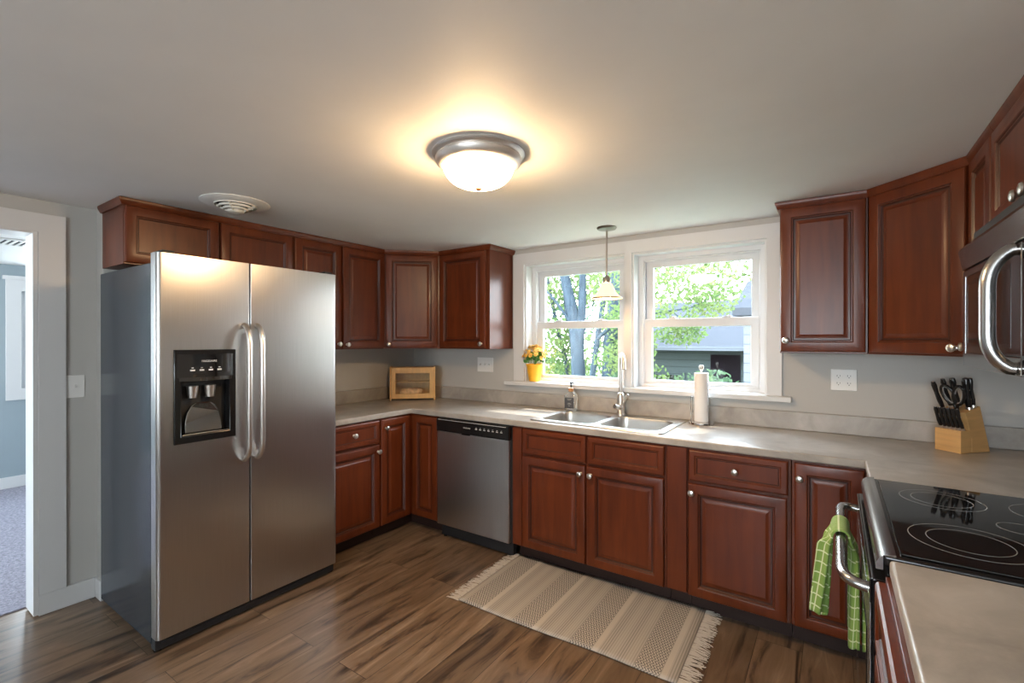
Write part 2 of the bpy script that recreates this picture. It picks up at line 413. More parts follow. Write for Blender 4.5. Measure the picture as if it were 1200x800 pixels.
# ------------------------------------------------------------------ room shell
b = B(); b.box(-.10, XR, YF, 0, F-.10, F); struct(b.build('floor', M['floor'], smooth=0))
b = B(); b.box(-.25, -.10, -3.40, -2.47, F-.10, F-.001); struct(b.build('floor', M['floor'], smooth=0))
b = B(); b.box(-3.16, -.25, -5.2, -.9, F-.10, F+.006); struct(b.build('floor', M['carpet'], smooth=0))
b = B(); b.box(-.22, XR+.2, YF-.2, .19, H, H+.18); struct(b.build('ceiling', M['ceil'], smooth=0))
b = B(); b.box(-3.4, -.22, -5.4, -.7, H, H+.18); struct(b.build('ceiling', M['ceil'], smooth=0))
# window wall
WIN = [(1.222, 2.035), (2.083, 2.887)]; WZ0, WZ1 = 1.098, 2.003
b = B()
b.cells([-.22, 1.222, 2.035, 2.083, 2.887, XR+.2], [F-.1, WZ0-.02, WZ1, H], lambda x, z: not (WZ0-.02 < z < WZ1 and any(a < x < c for a, c in WIN)), 0, .19, 'y')
struct(b.build('wall_window', M['wall'], smooth=0))
b = B(); b.box(XR, XR+.2, YF, 0, F-.1, H); struct(b.build('wall_right', M['wall'], smooth=0))
b = B(); b.cells([-.22, 2.05, 3.75, XR+.2], [F-.1, .95, 1.95, H], lambda x, z: not (2.05 < x < 3.75 and .95 < z < 1.95), YF-.2, YF, 'y'); struct(b.build('wall_rear', M['wall'], smooth=0))
# left wall: proud section behind the refrigerator and cabinets, doorway section further out
b = B(); b.box(-.22, 0, -2.243, 0, F-.1, H); struct(b.build('wall_left', M['wall'], smooth=0, bevel=.004))
b = B(); b.cells([YF, -3.35, -2.475, -2.2435], [F-.1, F, 1.968, H], lambda y, z: not (-3.35 < y < -2.475 and z < 1.968) , -.22, -.10, 'x')
struct(b.build('wall_left', M['wall'], smooth=0))
# rooms beyond: shell of the adjoining room
b = B(); b.cells([-5.2, -2.012, -1.20, -.9], [F-.1, .965, 1.88, H], lambda y, z: not (-2.012 < y < -1.20 and .965 < z < 1.88), -3.34, -3.16, 'x')
struct(b.build('wall_far', M['wall2'], smooth=0))
b = B(); b.box(-3.34, -.22, -.9, -.72, F-.1, H); struct(b.build('wall_far', M['wall2'], smooth=0))
b = B(); b.cells([-3.34, -2.9, -.5, -.22], [F-.1, F+.75, 1.98, H], lambda x, z: not (-2.9 < x < -.5 and F+.75 < z < 1.98), -5.38, -5.2, 'y')
struct(b.build('wall_far', M['wall2'], smooth=0))
b = B(); b.box(-3.145, -3.16, -5.2, -.9, F+.006, F+.11); struct(b.build('baseboard_far', M['trim'], smooth=0, bevel=.003))

# baseboards of the kitchen
b = B(); b.box(-.10, -.085, -2.475, -2.256, F, F+.105); struct(b.build('baseboard_left', M['trim'], smooth=0, bevel=.003))
b = B(); b.box(-.0999, -.0005, -2.256, -2.2435, F, F+.105); struct(b.build('baseboard_left', M['trim'], smooth=0, bevel=.003))
b = B(); b.box(-.10, -.085, YF, -3.46, F, F+.105); struct(b.build('baseboard_left', M['trim'], smooth=0, bevel=.003))
# door casing and jamb (cased opening)
b = B()
b.cells([-3.455, -3.35, -2.475, -2.371], [F+.1055, 1.958, 2.053], lambda y, z: not (-3.35 < y < -2.475 and z < 1.958), -.0995, -.082, 'x')
struct(b.build('trim_doorway', M['trim'], smooth=0, bevel=.002))
b = B()
b.cells([-3.349, -3.33, -2.494, -2.476], [F+.008, 1.948, 1.967], lambda y, z: not (-3.33 < y < -2.494 and z < 1.948), -.235, -.0855, 'x')
struct(b.build('door_jamb', M['trim'], smooth=0))

# window trim on the kitchen side
b = B()
b.cells([1.127, 1.222, 2.035, 2.083, 2.887, 2.965], [1.098, 2.003, 2.086], lambda x, z: z > 2.003 or not any(a < x < c for a, c in WIN), -.018, -.0002, 'y')
struct(b.build('trim_window', M['trim'], smooth=0, bevel=.0015))
b = B(); b.box(1.055, 3.012, -.048, -.0002, 1.068, 1.0975); struct(b.build('trim_sill', M['trim'], smooth=0, bevel=.003))
# jamb liners (white) in the recess
for i, (a, c) in enumerate(WIN):
    b = B(); b.cells([a+.0003, a+.012, c-.012, c-.0003], [1.0785, 1.100, 1.991, 2.0027], lambda x, z: not (a+.012 < x < c-.012 and 1.100 < z < 1.991), 0.0001, .09, 'y')
    struct(b.build('trim_jamb', M['trim'], smooth=0))
def window_unit(name, a, c):
    root = bpy.data.objects.new(name, None); COL.objects.link(root); root.location = ((a+c)/2, .13, 1.10); struct(root)
    hw = (c-a)/2 - .001; z1 = 2.002 - 1.10
    b = B(); b.cells([-hw, -hw+.045, hw-.045, hw], [-.02, .022, z1-.042, z1], lambda x, z: not (abs(x) < hw-.045 and .022 < z < z1-.042), -.039, .055, 'y')
    # stepped stops of the vinyl frame
    b.cells([-hw+.0451, -hw+.052, hw-.052, hw-.0451], [.0221, .03, z1-.052, z1-.0421], lambda x, z: not (abs(x) < hw-.052 and .03 < z < z1-.052), -.03, -.022, 'y')
    b.build('frame', M['vinyl'], root, smooth=0, bevel=.003)
    hi = hw - .0455; zm = .43   # meeting rail centre
    def sash(z0, z1_, y0, y1, top, bot):
        st = .052
        b = B(); b.cells([-hi, -hi+st, hi-st, hi], [z0, z0+bot, z1_-top, z1_], lambda x, z: not (abs(x) < hi-st and z0+bot < z < z1_-top), y0, y1, 'y')
        s_ = b.build('sash', M['vinyl'], root, smooth=0, bevel=.004)
        g = B(); g.box(-hi+st+.0005, hi-st-.0005, (y0+y1)/2-.002, (y0+y1)/2+.002, z0+bot+.0005, z1_-top-.0005); g.build('glass_pane', M['pane'], s_, smooth=0)
        return s_
    low = sash(.0225, .46, -.021, .009, .055, .026)
    up = sash(.425, z1-.0425, .011, .041, .045, .034)
    for sx_ in (-.17, .17):
        b = B(); b.box(sx_-.022, sx_+.022, -.018, .006, .4605, .468); b.box(sx_-.006, sx_+.02, -.014, 0, .468, .474)
        b.build('sash_lock', M['vinyl'], low, smooth=0, bevel=.002)
    return root
window_unit('window_1', *WIN[0]); window_unit('window_2', *WIN[1])

root = bpy.data.objects.new('window_5', None); COL.objects.link(root); root.location = (2.9, YF-.1, 1.45); struct(root)
b = B(); b.cells([-.848, -.79, -.02, .02, .79, .848], [-.498, -.44, .44, .498], lambda x, z: not (.02 < abs(x) < .79 and abs(z) < .44), -.03, .03, 'y')
b.build('sash', M['vinyl'], root, smooth=0)
b = B(); b.box(-.789, .789, -.002, .002, -.439, .439); b.build('glass_pane', M['pane'], root, smooth=0)
# window of the adjoining room
root = bpy.data.objects.new('window_3', None); COL.objects.link(root); root.location = (-3.16, -1.606, 1.42); struct(root)
b = B(); b.cells([-.51, -.406, .406, .51], [-.565, -.456, .46, .565], lambda y, z: not (abs(y) < .406 and -.456 < z < .46), 0.0005, .02, 'x'); b.box(.0005, .028, -.53, .53, .565, .60)
b.build('casing', M['trim'], root, smooth=0, bevel=.002)
b = B(); b.cells([-.404, -.35, .35, .404], [-.454, -.40, -.01, .03, .41, .459], lambda y, z: not (abs(y) < .35 and (-.40 < z < -.01 or .03 < z < .41)), -.045, -.010, 'x')
b.build('sash', M['vinyl'], root, smooth=0, bevel=.003)
b = B(); b.box(-.030, -.027, -.349, .349, -.399, .409); b.build('glass_pane', M['pane'], root, smooth=0)
root = bpy.data.objects.new('window_4', None); COL.objects.link(root); root.location = (-1.7, -5.25, 1.38); struct(root)
b = B(); b.cells([-1.198, -1.13, -.02, .02, 1.13, 1.198], [-.598, -.54, .54, .598], lambda x, z: not (.02 < abs(x) < 1.13 and abs(z) < .54), -.03, .03, 'y')
b.build('sash', M['vinyl'], root, smooth=0)
b = B(); b.box(-1.129, 1.129, -.002, .002, -.539, .539); b.build('glass_pane', M['pane'], root, smooth=0)
# exterior cladding keeps daylight out of the shell joints
# ------------------------------------------------------------------ cabinets
DOOR = [(0, 0), (0, .013), (.003, .018), (.008, .020), (.046, .020), (.049, .0185), (.052, .0145), (.0555, .0145), (.060, .008), (.067, .008), (.084, .0155), (.086, .0165)]
DRAW = [(0, 0), (0, .013), (.003, .018), (.007, .020), (.027, .020), (.029, .018), (.032, .0145), (.036, .0145), (.040, .010), (.041, .010)]
TOPD = [(0, 0), (0, .013), (.003, .018), (.008, .020), (.044, .020), (.047, .0185), (.050, .0145), (.0535, .0145), (.058, .010), (.059, .010)]
def knob(parent, x, z, y):
    b = B(); b.lathe([(.0001, 0), (.009, 0), (.009, -.003), (.005, -.006), (.0048, -.014), (.009, -.018), (.0155, -.021), (.0165, -.025), (.014, -.030), (.007, -.0325), (.0001, -.033)], (x, y, z), n=20, axis='y')
    b.build('knob', M['knob'], parent)
def cab_door(parent, x0, x1, z0, z1, yb, kn=None, prof=DOOR, name='door', lab=None, mtx=None):
    b = B(); b.panel(x0, x1, z0, z1, yb, prof)
    if mtx: b.xf(mtx)
    o = b.build(name, M['cherry'], parent, smooth=25)
    o.data.materials.append(M['glaze'])
    low = min(h for d, h in prof[5:])
    for k in range(len(prof)-1):                                   # antique glaze rubbed into the groove
        if prof[k][0] > .02 and (max(prof[k][1], prof[k+1][1]) <= low + .0001 or abs(prof[k][1]-prof[k+1][1]) > .0035 and prof[k+1][1] < prof[k][1]):
            for q in range(4): o.data.polygons[k*4+q].material_index = 1
    if kn:
        kb = B(); x, z = kn; y = yb-.020
        kb.lathe([(.0001, 0), (.009, 0), (.009, -.003), (.005, -.006), (.0048, -.014), (.009, -.018), (.0155, -.021), (.0165, -.025), (.014, -.030), (.007, -.0325), (.0001, -.033)], (x, y, z), n=20, axis='y')
        if mtx: kb.xf(mtx)
        kb.build('knob', M['knob'], o)
    return o
UZ0, UZ1 = 1.350, 2.098
def crown(parent, pts):
    """strip of crown moulding along the polyline pts (local xy at the face), outward side given by offset lines"""
    b = B()
    n = len(pts)
    prof = [(0, 2.086), (.008, 2.086), (.012, 2.094), (.018, 2.104), (.020, 2.112), (.020, 2.1205), (0, 2.1205)]
    P2 = [Vector(p) for p in pts]
    dirs = [(P2[i+1]-P2[i]).normalized() for i in range(n-1)]
    nor = [Vector((d.y, -d.x)) for d in dirs]
    rows = []
    for i in range(n):
        if i == 0: m_ = nor[0]
        elif i == n-1: m_ = nor[-1]
        else:
            m_ = (nor[i-1] + nor[i]).normalized(); m_ = m_ / m_.dot(nor[i])
        rows.append([(P2[i].x + m_.x*d, P2[i].y + m_.y*d, z) for d, z in prof])
    k = len(prof); vs = [v for r in rows for v in r]; fs = []
    for i in range(n-1):
        for j in range(k): fs.append((i*k+j, i*k+(j+1) % k, (i+1)*k+(j+1) % k, (i+1)*k+j))
    fs += [tuple(range(k)), tuple((n-1)*k + j for j in range(k))]
    b.add(vs, fs); return b.build('crown', M['cherry'], parent, smooth=30)
def upper(name, label, loc, rz, wd, z0, doors, cr, depth=.3045, side=True, group=None, prof=DOOR):
    """origin at the left end of the front face on the wall cabinets' run; local -y faces the room"""
    t = thing(name, label, 'cabinet', loc, rz, group)
    b = B(); b.box(.0008, wd-.0008, 0, depth-.001, z0, UZ1); b.build('body', M['cherryd'], t, smooth=0, bevel=.0015)
    for (a, c, kn) in doors: cab_door(t, a, c, z0+.008, 2.084, -.0005, kn, prof)
    if cr: crown(t, cr)
    return t
R90 = PI/2
# left wall, facing +x: loc = (x of face, y of left end)
upper('wall_cabinet', 'short two-door cherry wall cabinet above the steel refrigerator', (.305, -2.247, 0), R90, .887, 1.795,
      [(.003, .434, None), (.445, .876, None)], [(.0, .303), (0, -.002), (.887, -.002)], prof=TOPD)
upper('wall_cabinet', 'tall two-door cherry wall cabinet between the refrigerator and the angled corner', (.305, -1.358, 0), R90, .746, UZ0,
      [(.004, .352, (.325, 1.39)), (.366, .742, (.394, 1.385))], [(0, -.002), (.746, -.002)])
# back wall left of the window
upper('wall_cabinet', 'single-door cherry wall cabinet left of the window with its reddish side showing', (.612, -.305, 0), 0, .498, UZ0,
      [(.012, .470, (.435, 1.39))], [(0, -.002), (.5, -.002), (.5, .303)])
upper('wall_cabinet', 'single-door cherry wall cabinet just right of the window', (2.977, -.305, 0), 0, .365, UZ0,
      [(.004, .355, (.03, 1.415))], [(-.001, .303), (-.001, -.002), (.365, -.002)])
def corner_upper(label, pts, c0, c1, kn_left):
    # pts world polygon, face from c0 to c1
    c0 = Vector(c0); c1 = Vector(c1); d = c1-c0; a = math.atan2(d.y, d.x)
    t = thing('corner_wall_cabinet', label, 'cabinet', (c0.x, c0.y, 0), a)
    mi = Matrix.Rotation(-a, 4, 'Z') @ Matrix.Translation((-c0.x, -c0.y, 0))
    b = B(); b.prism(pts, UZ0, UZ1); b.xf(mi); b.build('body', M['cherryd'], t, smooth=0, bevel=.0015)
    L = d.length
    cab_door(t, .014, L-.014, UZ0+.008, 2.084, -.0008, (.042 if kn_left else L-.045, 1.385))
    crown(t, [(-.003, -.002), (L+.003, -.002)])
    return t
corner_upper('angled cherry corner wall cabinet above the bread box', [(.002, -.002), (.002, -.609), (.305, -.609), (.61, -.305), (.61, -.002)], (.305, -.61), (.61, -.305), True)
corner_upper('angled cherry corner wall cabinet above the knife block', [(XR-.002, -.002), (XR-.609, -.002), (XR-.609, -.305), (XR-.305, -.609), (XR-.002, -.609)], (XR-.609, -.305), (XR-.305, -.609), False)
# right wall, facing -x
upper('wall_cabinet', 'narrow cherry wall cabinet wedged between the angled corner and the microwave', (XR-.305, -.612, 0), -R90, .338, UZ0,
      [(.03, .325, (.06, 1.39))], [(0, -.002), (.338, -.002)])
upper('wall_cabinet', 'two-door cherry wall cabinet above the microwave', (XR-.305, -.952, 0), -R90, .768, 1.768,
      [(.005, .380, (.345, 1.800)), (.386, .762, (.42, 1.800))], [(0, -.002), (.768, -.002)], prof=TOPD)

BZ0, BZ1 = F+.10, .8755
def base_body(t, x0, x1, depth=.610, toe=.075, toemat='toe'):
    b = B(); b.box(x0+.0008, x1-.0008, 0, depth-.002, BZ0, BZ1); b.build('body', M['cherryd'], t, smooth=0, bevel=.0015)
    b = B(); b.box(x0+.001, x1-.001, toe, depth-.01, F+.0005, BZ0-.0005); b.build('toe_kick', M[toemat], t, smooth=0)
FY = -.612
# left drawer base
t = thing('base_cabinet', 'cherry base cabinet with one drawer over one door beside the refrigerator', 'cabinet', (-FY, -1.36, 0), R90)
base_body(t, 0, .447)
cab_door(t, .006, .436, .712, .866, -.0005, (.222, .795), DRAW, 'drawer')
cab_door(t, .006, .436, BZ0+.004, .697, -.0005, (.418, .655))
# corner cabinet with two leaves
t = thing('corner_base_cabinet', 'cherry corner base cabinet with two narrow door leaves under the bread box', 'cabinet', (0, 0, 0))
b = B(); b.prism([(.002, -.002), (.895, -.002), (.895, FY), (-FY, FY), (-FY, -.9115), (.002, -.9115)], BZ0, BZ1); b.build('body', M['cherryd'], t, smooth=0, bevel=.0015)
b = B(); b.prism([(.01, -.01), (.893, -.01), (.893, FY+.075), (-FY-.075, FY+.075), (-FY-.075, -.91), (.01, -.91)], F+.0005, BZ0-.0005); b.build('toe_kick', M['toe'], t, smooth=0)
cab_door(t, .642, .888, BZ0+.004, .866, FY-.0005)
mt = Matrix.Translation((-FY, -.9115, 0)) @ Matrix.Rotation(R90, 4, 'Z')
cab_door(t, .004, .268, BZ0+.004, .866, -.0005, (.038, .805), mtx=mt)
# sink base with the filler stile
t = thing('sink_base_cabinet', 'wide cherry base cabinet under the sink, two doors below two false drawers', 'cabinet', (1.53, FY, 0))
b = B(); b.cells([.0008, .02, .942, .9612], [0, .02, .590, .608], lambda x, y: x < .02 or x > .942 or y < .02 or y > .59, BZ0, BZ1); b.box(.02, .942, .02, .59, BZ0, BZ0+.018); b.build('body', M['cherryd'], t, smooth=0)
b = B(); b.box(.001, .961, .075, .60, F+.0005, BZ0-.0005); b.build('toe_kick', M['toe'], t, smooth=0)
cab_door(t, .077, .507, .712, .866, -.0005, None, DRAW, 'false_drawer')
cab_door(t, .521, .953, .712, .866, -.0005, None, DRAW, 'false_drawer')
cab_door(t, .073, .503, BZ0+.004, .698, -.0005, (.478, .652))
cab_door(t, .517, .950, BZ0+.004, .698, -.0005, (.542, .652))
b = B(); b.box(.001, .066, -.012, -.0005, BZ0+.002, .866); b.build('filler', M['cherry'], t, smooth=0, bevel=.002)
# narrow plain panel
t = thing('filler_cabinet', 'narrow plain cherry filler panel between the sink base and the drawer base', 'cabinet', (2.493, FY, 0))
b = B(); b.box(.0008, .104, 0, .60, BZ0+.001, BZ1); b.build('body', M['cherryd'], t, smooth=0)
b = B(); b.box(.001, .104, .075, .60, F+.0005, BZ0+.0005); b.build('toe_kick', M['toe'], t, smooth=0)
b = B(); b.box(.003, .101, -.013, -.0005, BZ0+.01, .872); b.build('panel', M['cherry'], t, smooth=0, bevel=.002)
# drawer base right
t = thing('base_cabinet', 'cherry base cabinet with one drawer over one door right of the sink', 'cabinet', (2.598, FY, 0))
base_body(t, 0, .452)
cab_door(t, .007, .440, .712, .866, -.0005, (.222, .79), DRAW, 'drawer')
cab_door(t, .004, .436, BZ0+.004, .697, -.0005, (.024, .655))
# right corner
t = thing('corner_base_cabinet', 'cherry corner base cabinet with narrow door behind the green towel', 'cabinet', (3.051, 0, 0))
xr = XR-3.051
b = B(); b.prism([(.0008, -.002), (xr-.002, -.002), (xr-.002, -.948), (xr-.612, -.948), (xr-.612, FY), (.0008, FY)], BZ0, BZ1); b.build('body', M['cherryd'], t, smooth=0, bevel=.0015)
b = B(); b.prism([(.001, -.01), (xr-.01, -.01), (xr-.01, -.947), (xr-.537, -.947), (xr-.537, FY+.075), (.001, FY+.075)], F+.0005, BZ0-.0005); b.build('toe_kick', M['toe'], t, smooth=0)
cab_door(t, .012, xr-.636, BZ0+.004, .866, FY-.0005, (.032, .80))
mt = Matrix.Translation((xr-.612, FY, 0)) @ Matrix.Rotation(-R90, 4, 'Z')
cab_door(t, .026, .330, BZ0+.004, .866, -.0005, mtx=mt)
# near base on the right
t = thing('base_cabinet', 'cherry drawer cabinet in the near corner, under the short worktop beside the range', 'cabinet', (XR-.645, -1.722, 0), -R90)
base_body(t, 0, 1.1, depth=.642)
for z0, z1 in ((.712, .862), (.430, .697), (BZ0+.004, .416)):
    cab_door(t, .006, 1.094, z0, z1, -.0005, (.80, (z0+z1)/2), DRAW, 'drawer')

# ------------------------------------------------------------------ worktops
def in_top(x, y):
    if y > -.635: ok = True
    else: ok = (x < .635 and y > -1.352) or (x > XR-.635)
    if 1.645 < x < 2.435 and -.545 < y < -.085: ok = False
    return ok
b = B()
b.cells([.002, .635, 1.645, 2.435, XR-.635, XR-.002], [-1.352, -.950, -.635, -.545, -.085, -.002],
        lambda x, y: (in_top(x, y) and not (x > XR-.635 and y < -.950)), .8765, ZT)
top = b.build('worktop', M['counter'], smooth=30, bevel=.006, seg=3)
tag(top, 'taupe laminate worktop running round the room under the window', 'worktop')
b = B(); b.cells([.002, .022, XR-.022, XR-.002], [-1.352, -.950, -.022, -.002], lambda x, y: y > -.022 or x < .022 or (x > XR-.022 and y > -.95), ZT+.0003, 1.016)
b.build('backsplash', M['counter'], top, smooth=30, bevel=.003)
b = B(); b.box(XR-.638, XR-.002, -2.82, -1.7165, .8765, ZT)
o = b.build('worktop', M['counter'], smooth=30, bevel=.008, seg=4); tag(o, 'short grey laminate worktop in the near right corner before the range', 'worktop')
b = B(); b.box(XR-.022, XR-.002, -2.82, -1.7165, ZT+.0003, 1.016); b.build('backsplash', M['counter'], o, smooth=30, bevel=.003)

# ------------------------------------------------------------------ refrigerator (front faces +x)
t = thing('refrigerator', 'side-by-side stainless steel refrigerator with black dispenser and dark grey sides', 'refrigerator', (.77, -2.268, 0), R90)
# local: x along world y, -y towards the room, front plane y=0
b = B(); b.box(.004, .906, .064, .735, F+.03, 1.762); b.build('body', M['fside'], t, smooth=0, bevel=.006)
def fdoor(name, x0, x1, holes=None):
    n = 10; poly = [(x0, .06), (x1, .06)]
    # rounded outer edges and slightly bowed face
    fr = []
    r = .022; r = .022
    for i in range(n+1):
        a = i/n*PI/2; fr.append((x1 - r + r*math.cos(a), r - r*math.sin(a)))
    r = .004
    for i in range(n+1):
        a = PI/2 + i/n*PI/2; fr.append((x0 + r + r*math.cos(a), r - r*math.sin(a)))
    poly = [(x0, .06), (x1, .06)] + fr
    b = B(); b.prism(poly, .098, 1.802)
    return b.build(name, M['steel'], t, smooth=40)
XS = .402
# freezer door has the dispenser recess cut out of its face: built in slabs around the opening
r = .020; X0, X1 = .002, XS-.003
DX0, DX1, DZ0, DZ1 = .066, .332, .944, 1.372
r2 = .004
fr = [(X1 - r2 + r2*math.cos(i/8*PI/2), r2 - r2*math.sin(i/8*PI/2)) for i in range(9)] + [(X0 + r + r*math.cos(PI/2+i/8*PI/2), r - r*math.sin(PI/2+i/8*PI/2)) for i in range(9)]
b = B()
full = [(X0, .06), (X1, .06)] + fr
lp = [(X0, .06), (DX0, .06), (DX0, 0)] + [p for p in fr if p[0] < DX0 - .001]
rp_ = [(DX1, .06), (X1, .06)] + [p for p in fr if p[0] > DX1] + [(DX1, 0)]
b.prism(full, .098, DZ0); b.prism(full, DZ1, 1.802); b.prism(lp, DZ0, DZ1); b.prism(rp_, DZ0, DZ1)
b.box(DX0, DX1, .055, .06, DZ0, DZ1)
fz = b.build('freezer_door', M['steel'], t, smooth=40)
bpy.context.view_layer.update()
bm = bmesh.new(); bm.from_mesh(fz.data); bmesh.ops.remove_doubles(bm, verts=bm.verts, dist=1e-5); bm.to_mesh(fz.data); bm.free()
fd = fdoor('fresh_food_door', XS+.003, .908)
# dispenser
dp = B(); yo = -.012
dp.cells([DX0+.0005, DX0+.030, DX1-.030, DX1-.0005], [DZ0+.0005, DZ0+.035, 1.232, DZ1-.0005], lambda x, z: not (DX0+.03 < x < DX1-.03 and DZ0+.035 < z < 1.232), -.006, .05, 'y')
dsp = dp.build('dispenser', M['blk'], fz, smooth=30, bevel=.004)
dsp2 = B(); dsp2.box(DX0+.001, DX1-.001, .0501, .0545, DZ0+.001, DZ1-.001); dsp2.build('recess_back', M['blkm'], fz, smooth=0)
# bowed control panel
b = B(); n = 10; poly = [(DX0+.012, -.0065)] + [(DX0+.012 + (DX1-DX0-.024)*i/n, -.0065 - .014*math.sin(PI*i/n)) for i in range(1, n)] + [(DX1-.012, -.0065)]
b.prism(poly, 1.245, 1.352); b.build('control_panel', M['glassblk'], fz, smooth=40)
b = B(); poly = [(DX0+.02, -.0065)] + [(DX0+.02 + (DX1-DX0-.04)*i/n, -.0065 - .022*math.sin(PI*i/n)) for i in range(1, n)] + [(DX1-.02, -.0065)]
b.prism(poly, 1.228, 1.2445); b.build('control_lip', M['darkglass'], fz, smooth=40)
for k in range(4):
    x = .135 + k*.038; b = B(); b.box(x-.009, x+.009, -.0225, -.016, 1.274, 1.281); b.box(x-.004, x+.004, -.0225, -.016, 1.287, 1.290); b.build('button_mark', M['logo'], fz, smooth=0)
text_part('FRIGIDAIRE', .013, M['logo'], fz, (.205, -.0212, 1.318), (R90, 0, 0))
# paddles
for x in (.150, .225):
    b = B(); b.prism([(-.002, .045), (.030, .045), (.030, .020), (.012, .004), (-.002, .004)], 0, 1, 'z')
    b = B(); b.lathe([(.019, 0), (.025, .055)], (x, .022, 1.148), n=16); b.build('nozzle', M['nickel'], fz, smooth=40)
bell = [(-.080, 0), (.080, 0), (.079, .045), (.070, .090), (.052, .122), (.030, .138), (-.030, .138), (-.052, .122), (-.070, .090), (-.079, .045)]
b = B(); b.prism([(.199 + p[0], .986 + p[1]) for p in bell], .020, .030, 'y'); b.v = [(x, y + (z-.986)*.14 - .012*(1 - ((x-.199)/.08)**2), z) for x, y, z in b.v]
b.build('paddle', M['dchrome'], fz, smooth=0, bevel=.004, seg=3)
b = B(); b.box(DX0+.032, DX1-.032, -.004, .045, DZ0+.0355, DZ0+.041); b.build('drip_tray', M['chrome'], fz, smooth=0, bevel=.002)
# handles
for nm, x, par in (('handle', XS-.030, fz), ('handle', XS+.034, fd)):
    b = B(); pts = bez((x, -.001, 1.492), (x, -.048, 1.480), (x, -.058, 1.40), 8) + bez((x, -.058, .905), (x, -.048, .830), (x, -.001, .818), 8)
    b.tube(pts, .0125, 14, .9); b.build(nm, M['nickel'], par, smooth=50)
b = B(); b.box(.006, .904, .03, .075, F+.012, .090); 
for k in range(14): b.box(.03+k*.06, .075+k*.06, .027, .032, F+.035, F+.045)
b.build('base_grille', M['blkm'], t, smooth=0, bevel=.003)
for x in (.020, .890):
    b = B(); b.lathe([(.0165, -.012), (.018, .012)], (x, .05, F+.0185), n=16, axis='x'); b.build('roller', M['blk'], t)
for x in (.03, .84): 
    b = B(); b.box(x, x+.05, .02, .12, 1.8025, 1.818); b.build('hinge_cover', M['blkm'], t, smooth=0, bevel=.004)

# ------------------------------------------------------------------ dishwasher
t = thing('dishwasher', 'stainless steel dishwasher with black control strip left of the sink', 'dishwasher', (.9, -.648, 0))
b = B(); b.box(.003, .626, .03, .61, .135, .8745); b.build('body', M['blkm'], t, smooth=0)
b = B(); b.box(.005, .618, 0, .0295, .132, .782); b.build('door', M['steel'], t, smooth=0, bevel=.005, seg=3)
b = B(); b.box(.003, .622, -.006, .0295, .784, .873); cp = b.build('control_panel', M['blk'], t, smooth=0, bevel=.006, seg=3)
b = B(); b.box(.02, .60, -.0075, -.0061, .864, .8665); b.build('trim_strip', M['logo'], cp, smooth=0)
b = B(); b.box(.235, .305, -.008, .0, .778, .790); b.build('latch', M['blk'], cp, smooth=0, bevel=.003)
text_part('FRIGIDAIRE', .012, M['logo'], cp, (.28, -.0068, .828), (R90, 0, 0))
for k in range(7):
    x = .36 + k*.034; b = B(); b.box(x-.008, x+.008, -.0072, -.0055, .826, .831); b.box(x-.005, x+.005, -.0072, -.0055, .837, .839); b.build('button_mark', M['logo'], cp, smooth=0)
b = B(); b.box(.006, .618, .05, .09, F+.012, .131); b.build('toe_panel', M['blkm'], t, smooth=0, bevel=.002)
for x in (.03, .59): 
    b = B(); b.lathe([(.012, 0), (.012, .015)], (x, .06, F), n=12); b.build('foot', M['blk'], t)

# ------------------------------------------------------------------ range (faces -x)
# local x: world -y from y=-.953 ; local -y = world -x ; front face plane x_world = 3.285
RX = 3.293
t = thing('range', 'stainless and black electric range with glass cooktop', 'stove', (RX, -.9535, 0), -R90)
RW = .757; RD = XR - RX - .004
b = B(); b.box(.002, RW-.002, .028, RD-.05, F+.03, .893); b.build('body', M['blk'], t, smooth=0, bevel=.003)
b = B(); b.box(.0, RW, .012, RD, .8935, .917); ct = b.build('cooktop_frame', M['blk'], t, smooth=0, bevel=.005, seg=3)
b = B(); b.box(.022, RW-.022, .045, RD-.065, .9172, .922); gl = b.build('cooktop_glass', M['glassblk'], t, smooth=0, bevel=.002)
b = B(); poly = [(-.002, .884), (-.002, .897), (.004, .911), (.014, .9195), (.035, .9225), (.035, .9175), (.0115, .9172), (.0115, .884)]
b.prism([(p[0], p[1]) for p in poly], .001, RW-.001, 'x'); b.build('front_rim', M['dsteel'], t, smooth=50)
# backguard stands against the wall, outside the frame
b = B(); b.prism([(RD-.06, .9222), (RD-.02, 1.07), (RD, 1.07), (RD, .9222)], .002, RW-.002, 'x'); bgd = b.build('back_panel', M['steel_h'], t, smooth=0, bevel=.004)
for k, x in enumerate((.09, .18, .58, .67)):
    b = B(); b.lathe([(.024, 0), (.020, -.022)], (x, RD-.045, 1.0), n=18, axis='y'); b.build('control_knob', M['blk'], bgd)
def ring(cx, cy, r):
    b = B(); b.lathe([(r-.0009, .9221), (r-.0009, .9224), (r+.0009, .9224), (r+.0009, .9221)], (cx, cy, 0), n=64, close=True); return b
for (cx, cy, rs) in ((.56, .19, (.115, .080)), (.19, .19, (.10, .072)), (.56, .44, (.085,)), (.19, .44, (.10, .065)), (.375, .32, (.045,))):
    o = None
    for r_ in rs:
        q = ring(cx, cy, r_); k = q.build('burner_ring', M['ring'], gl, smooth=50)
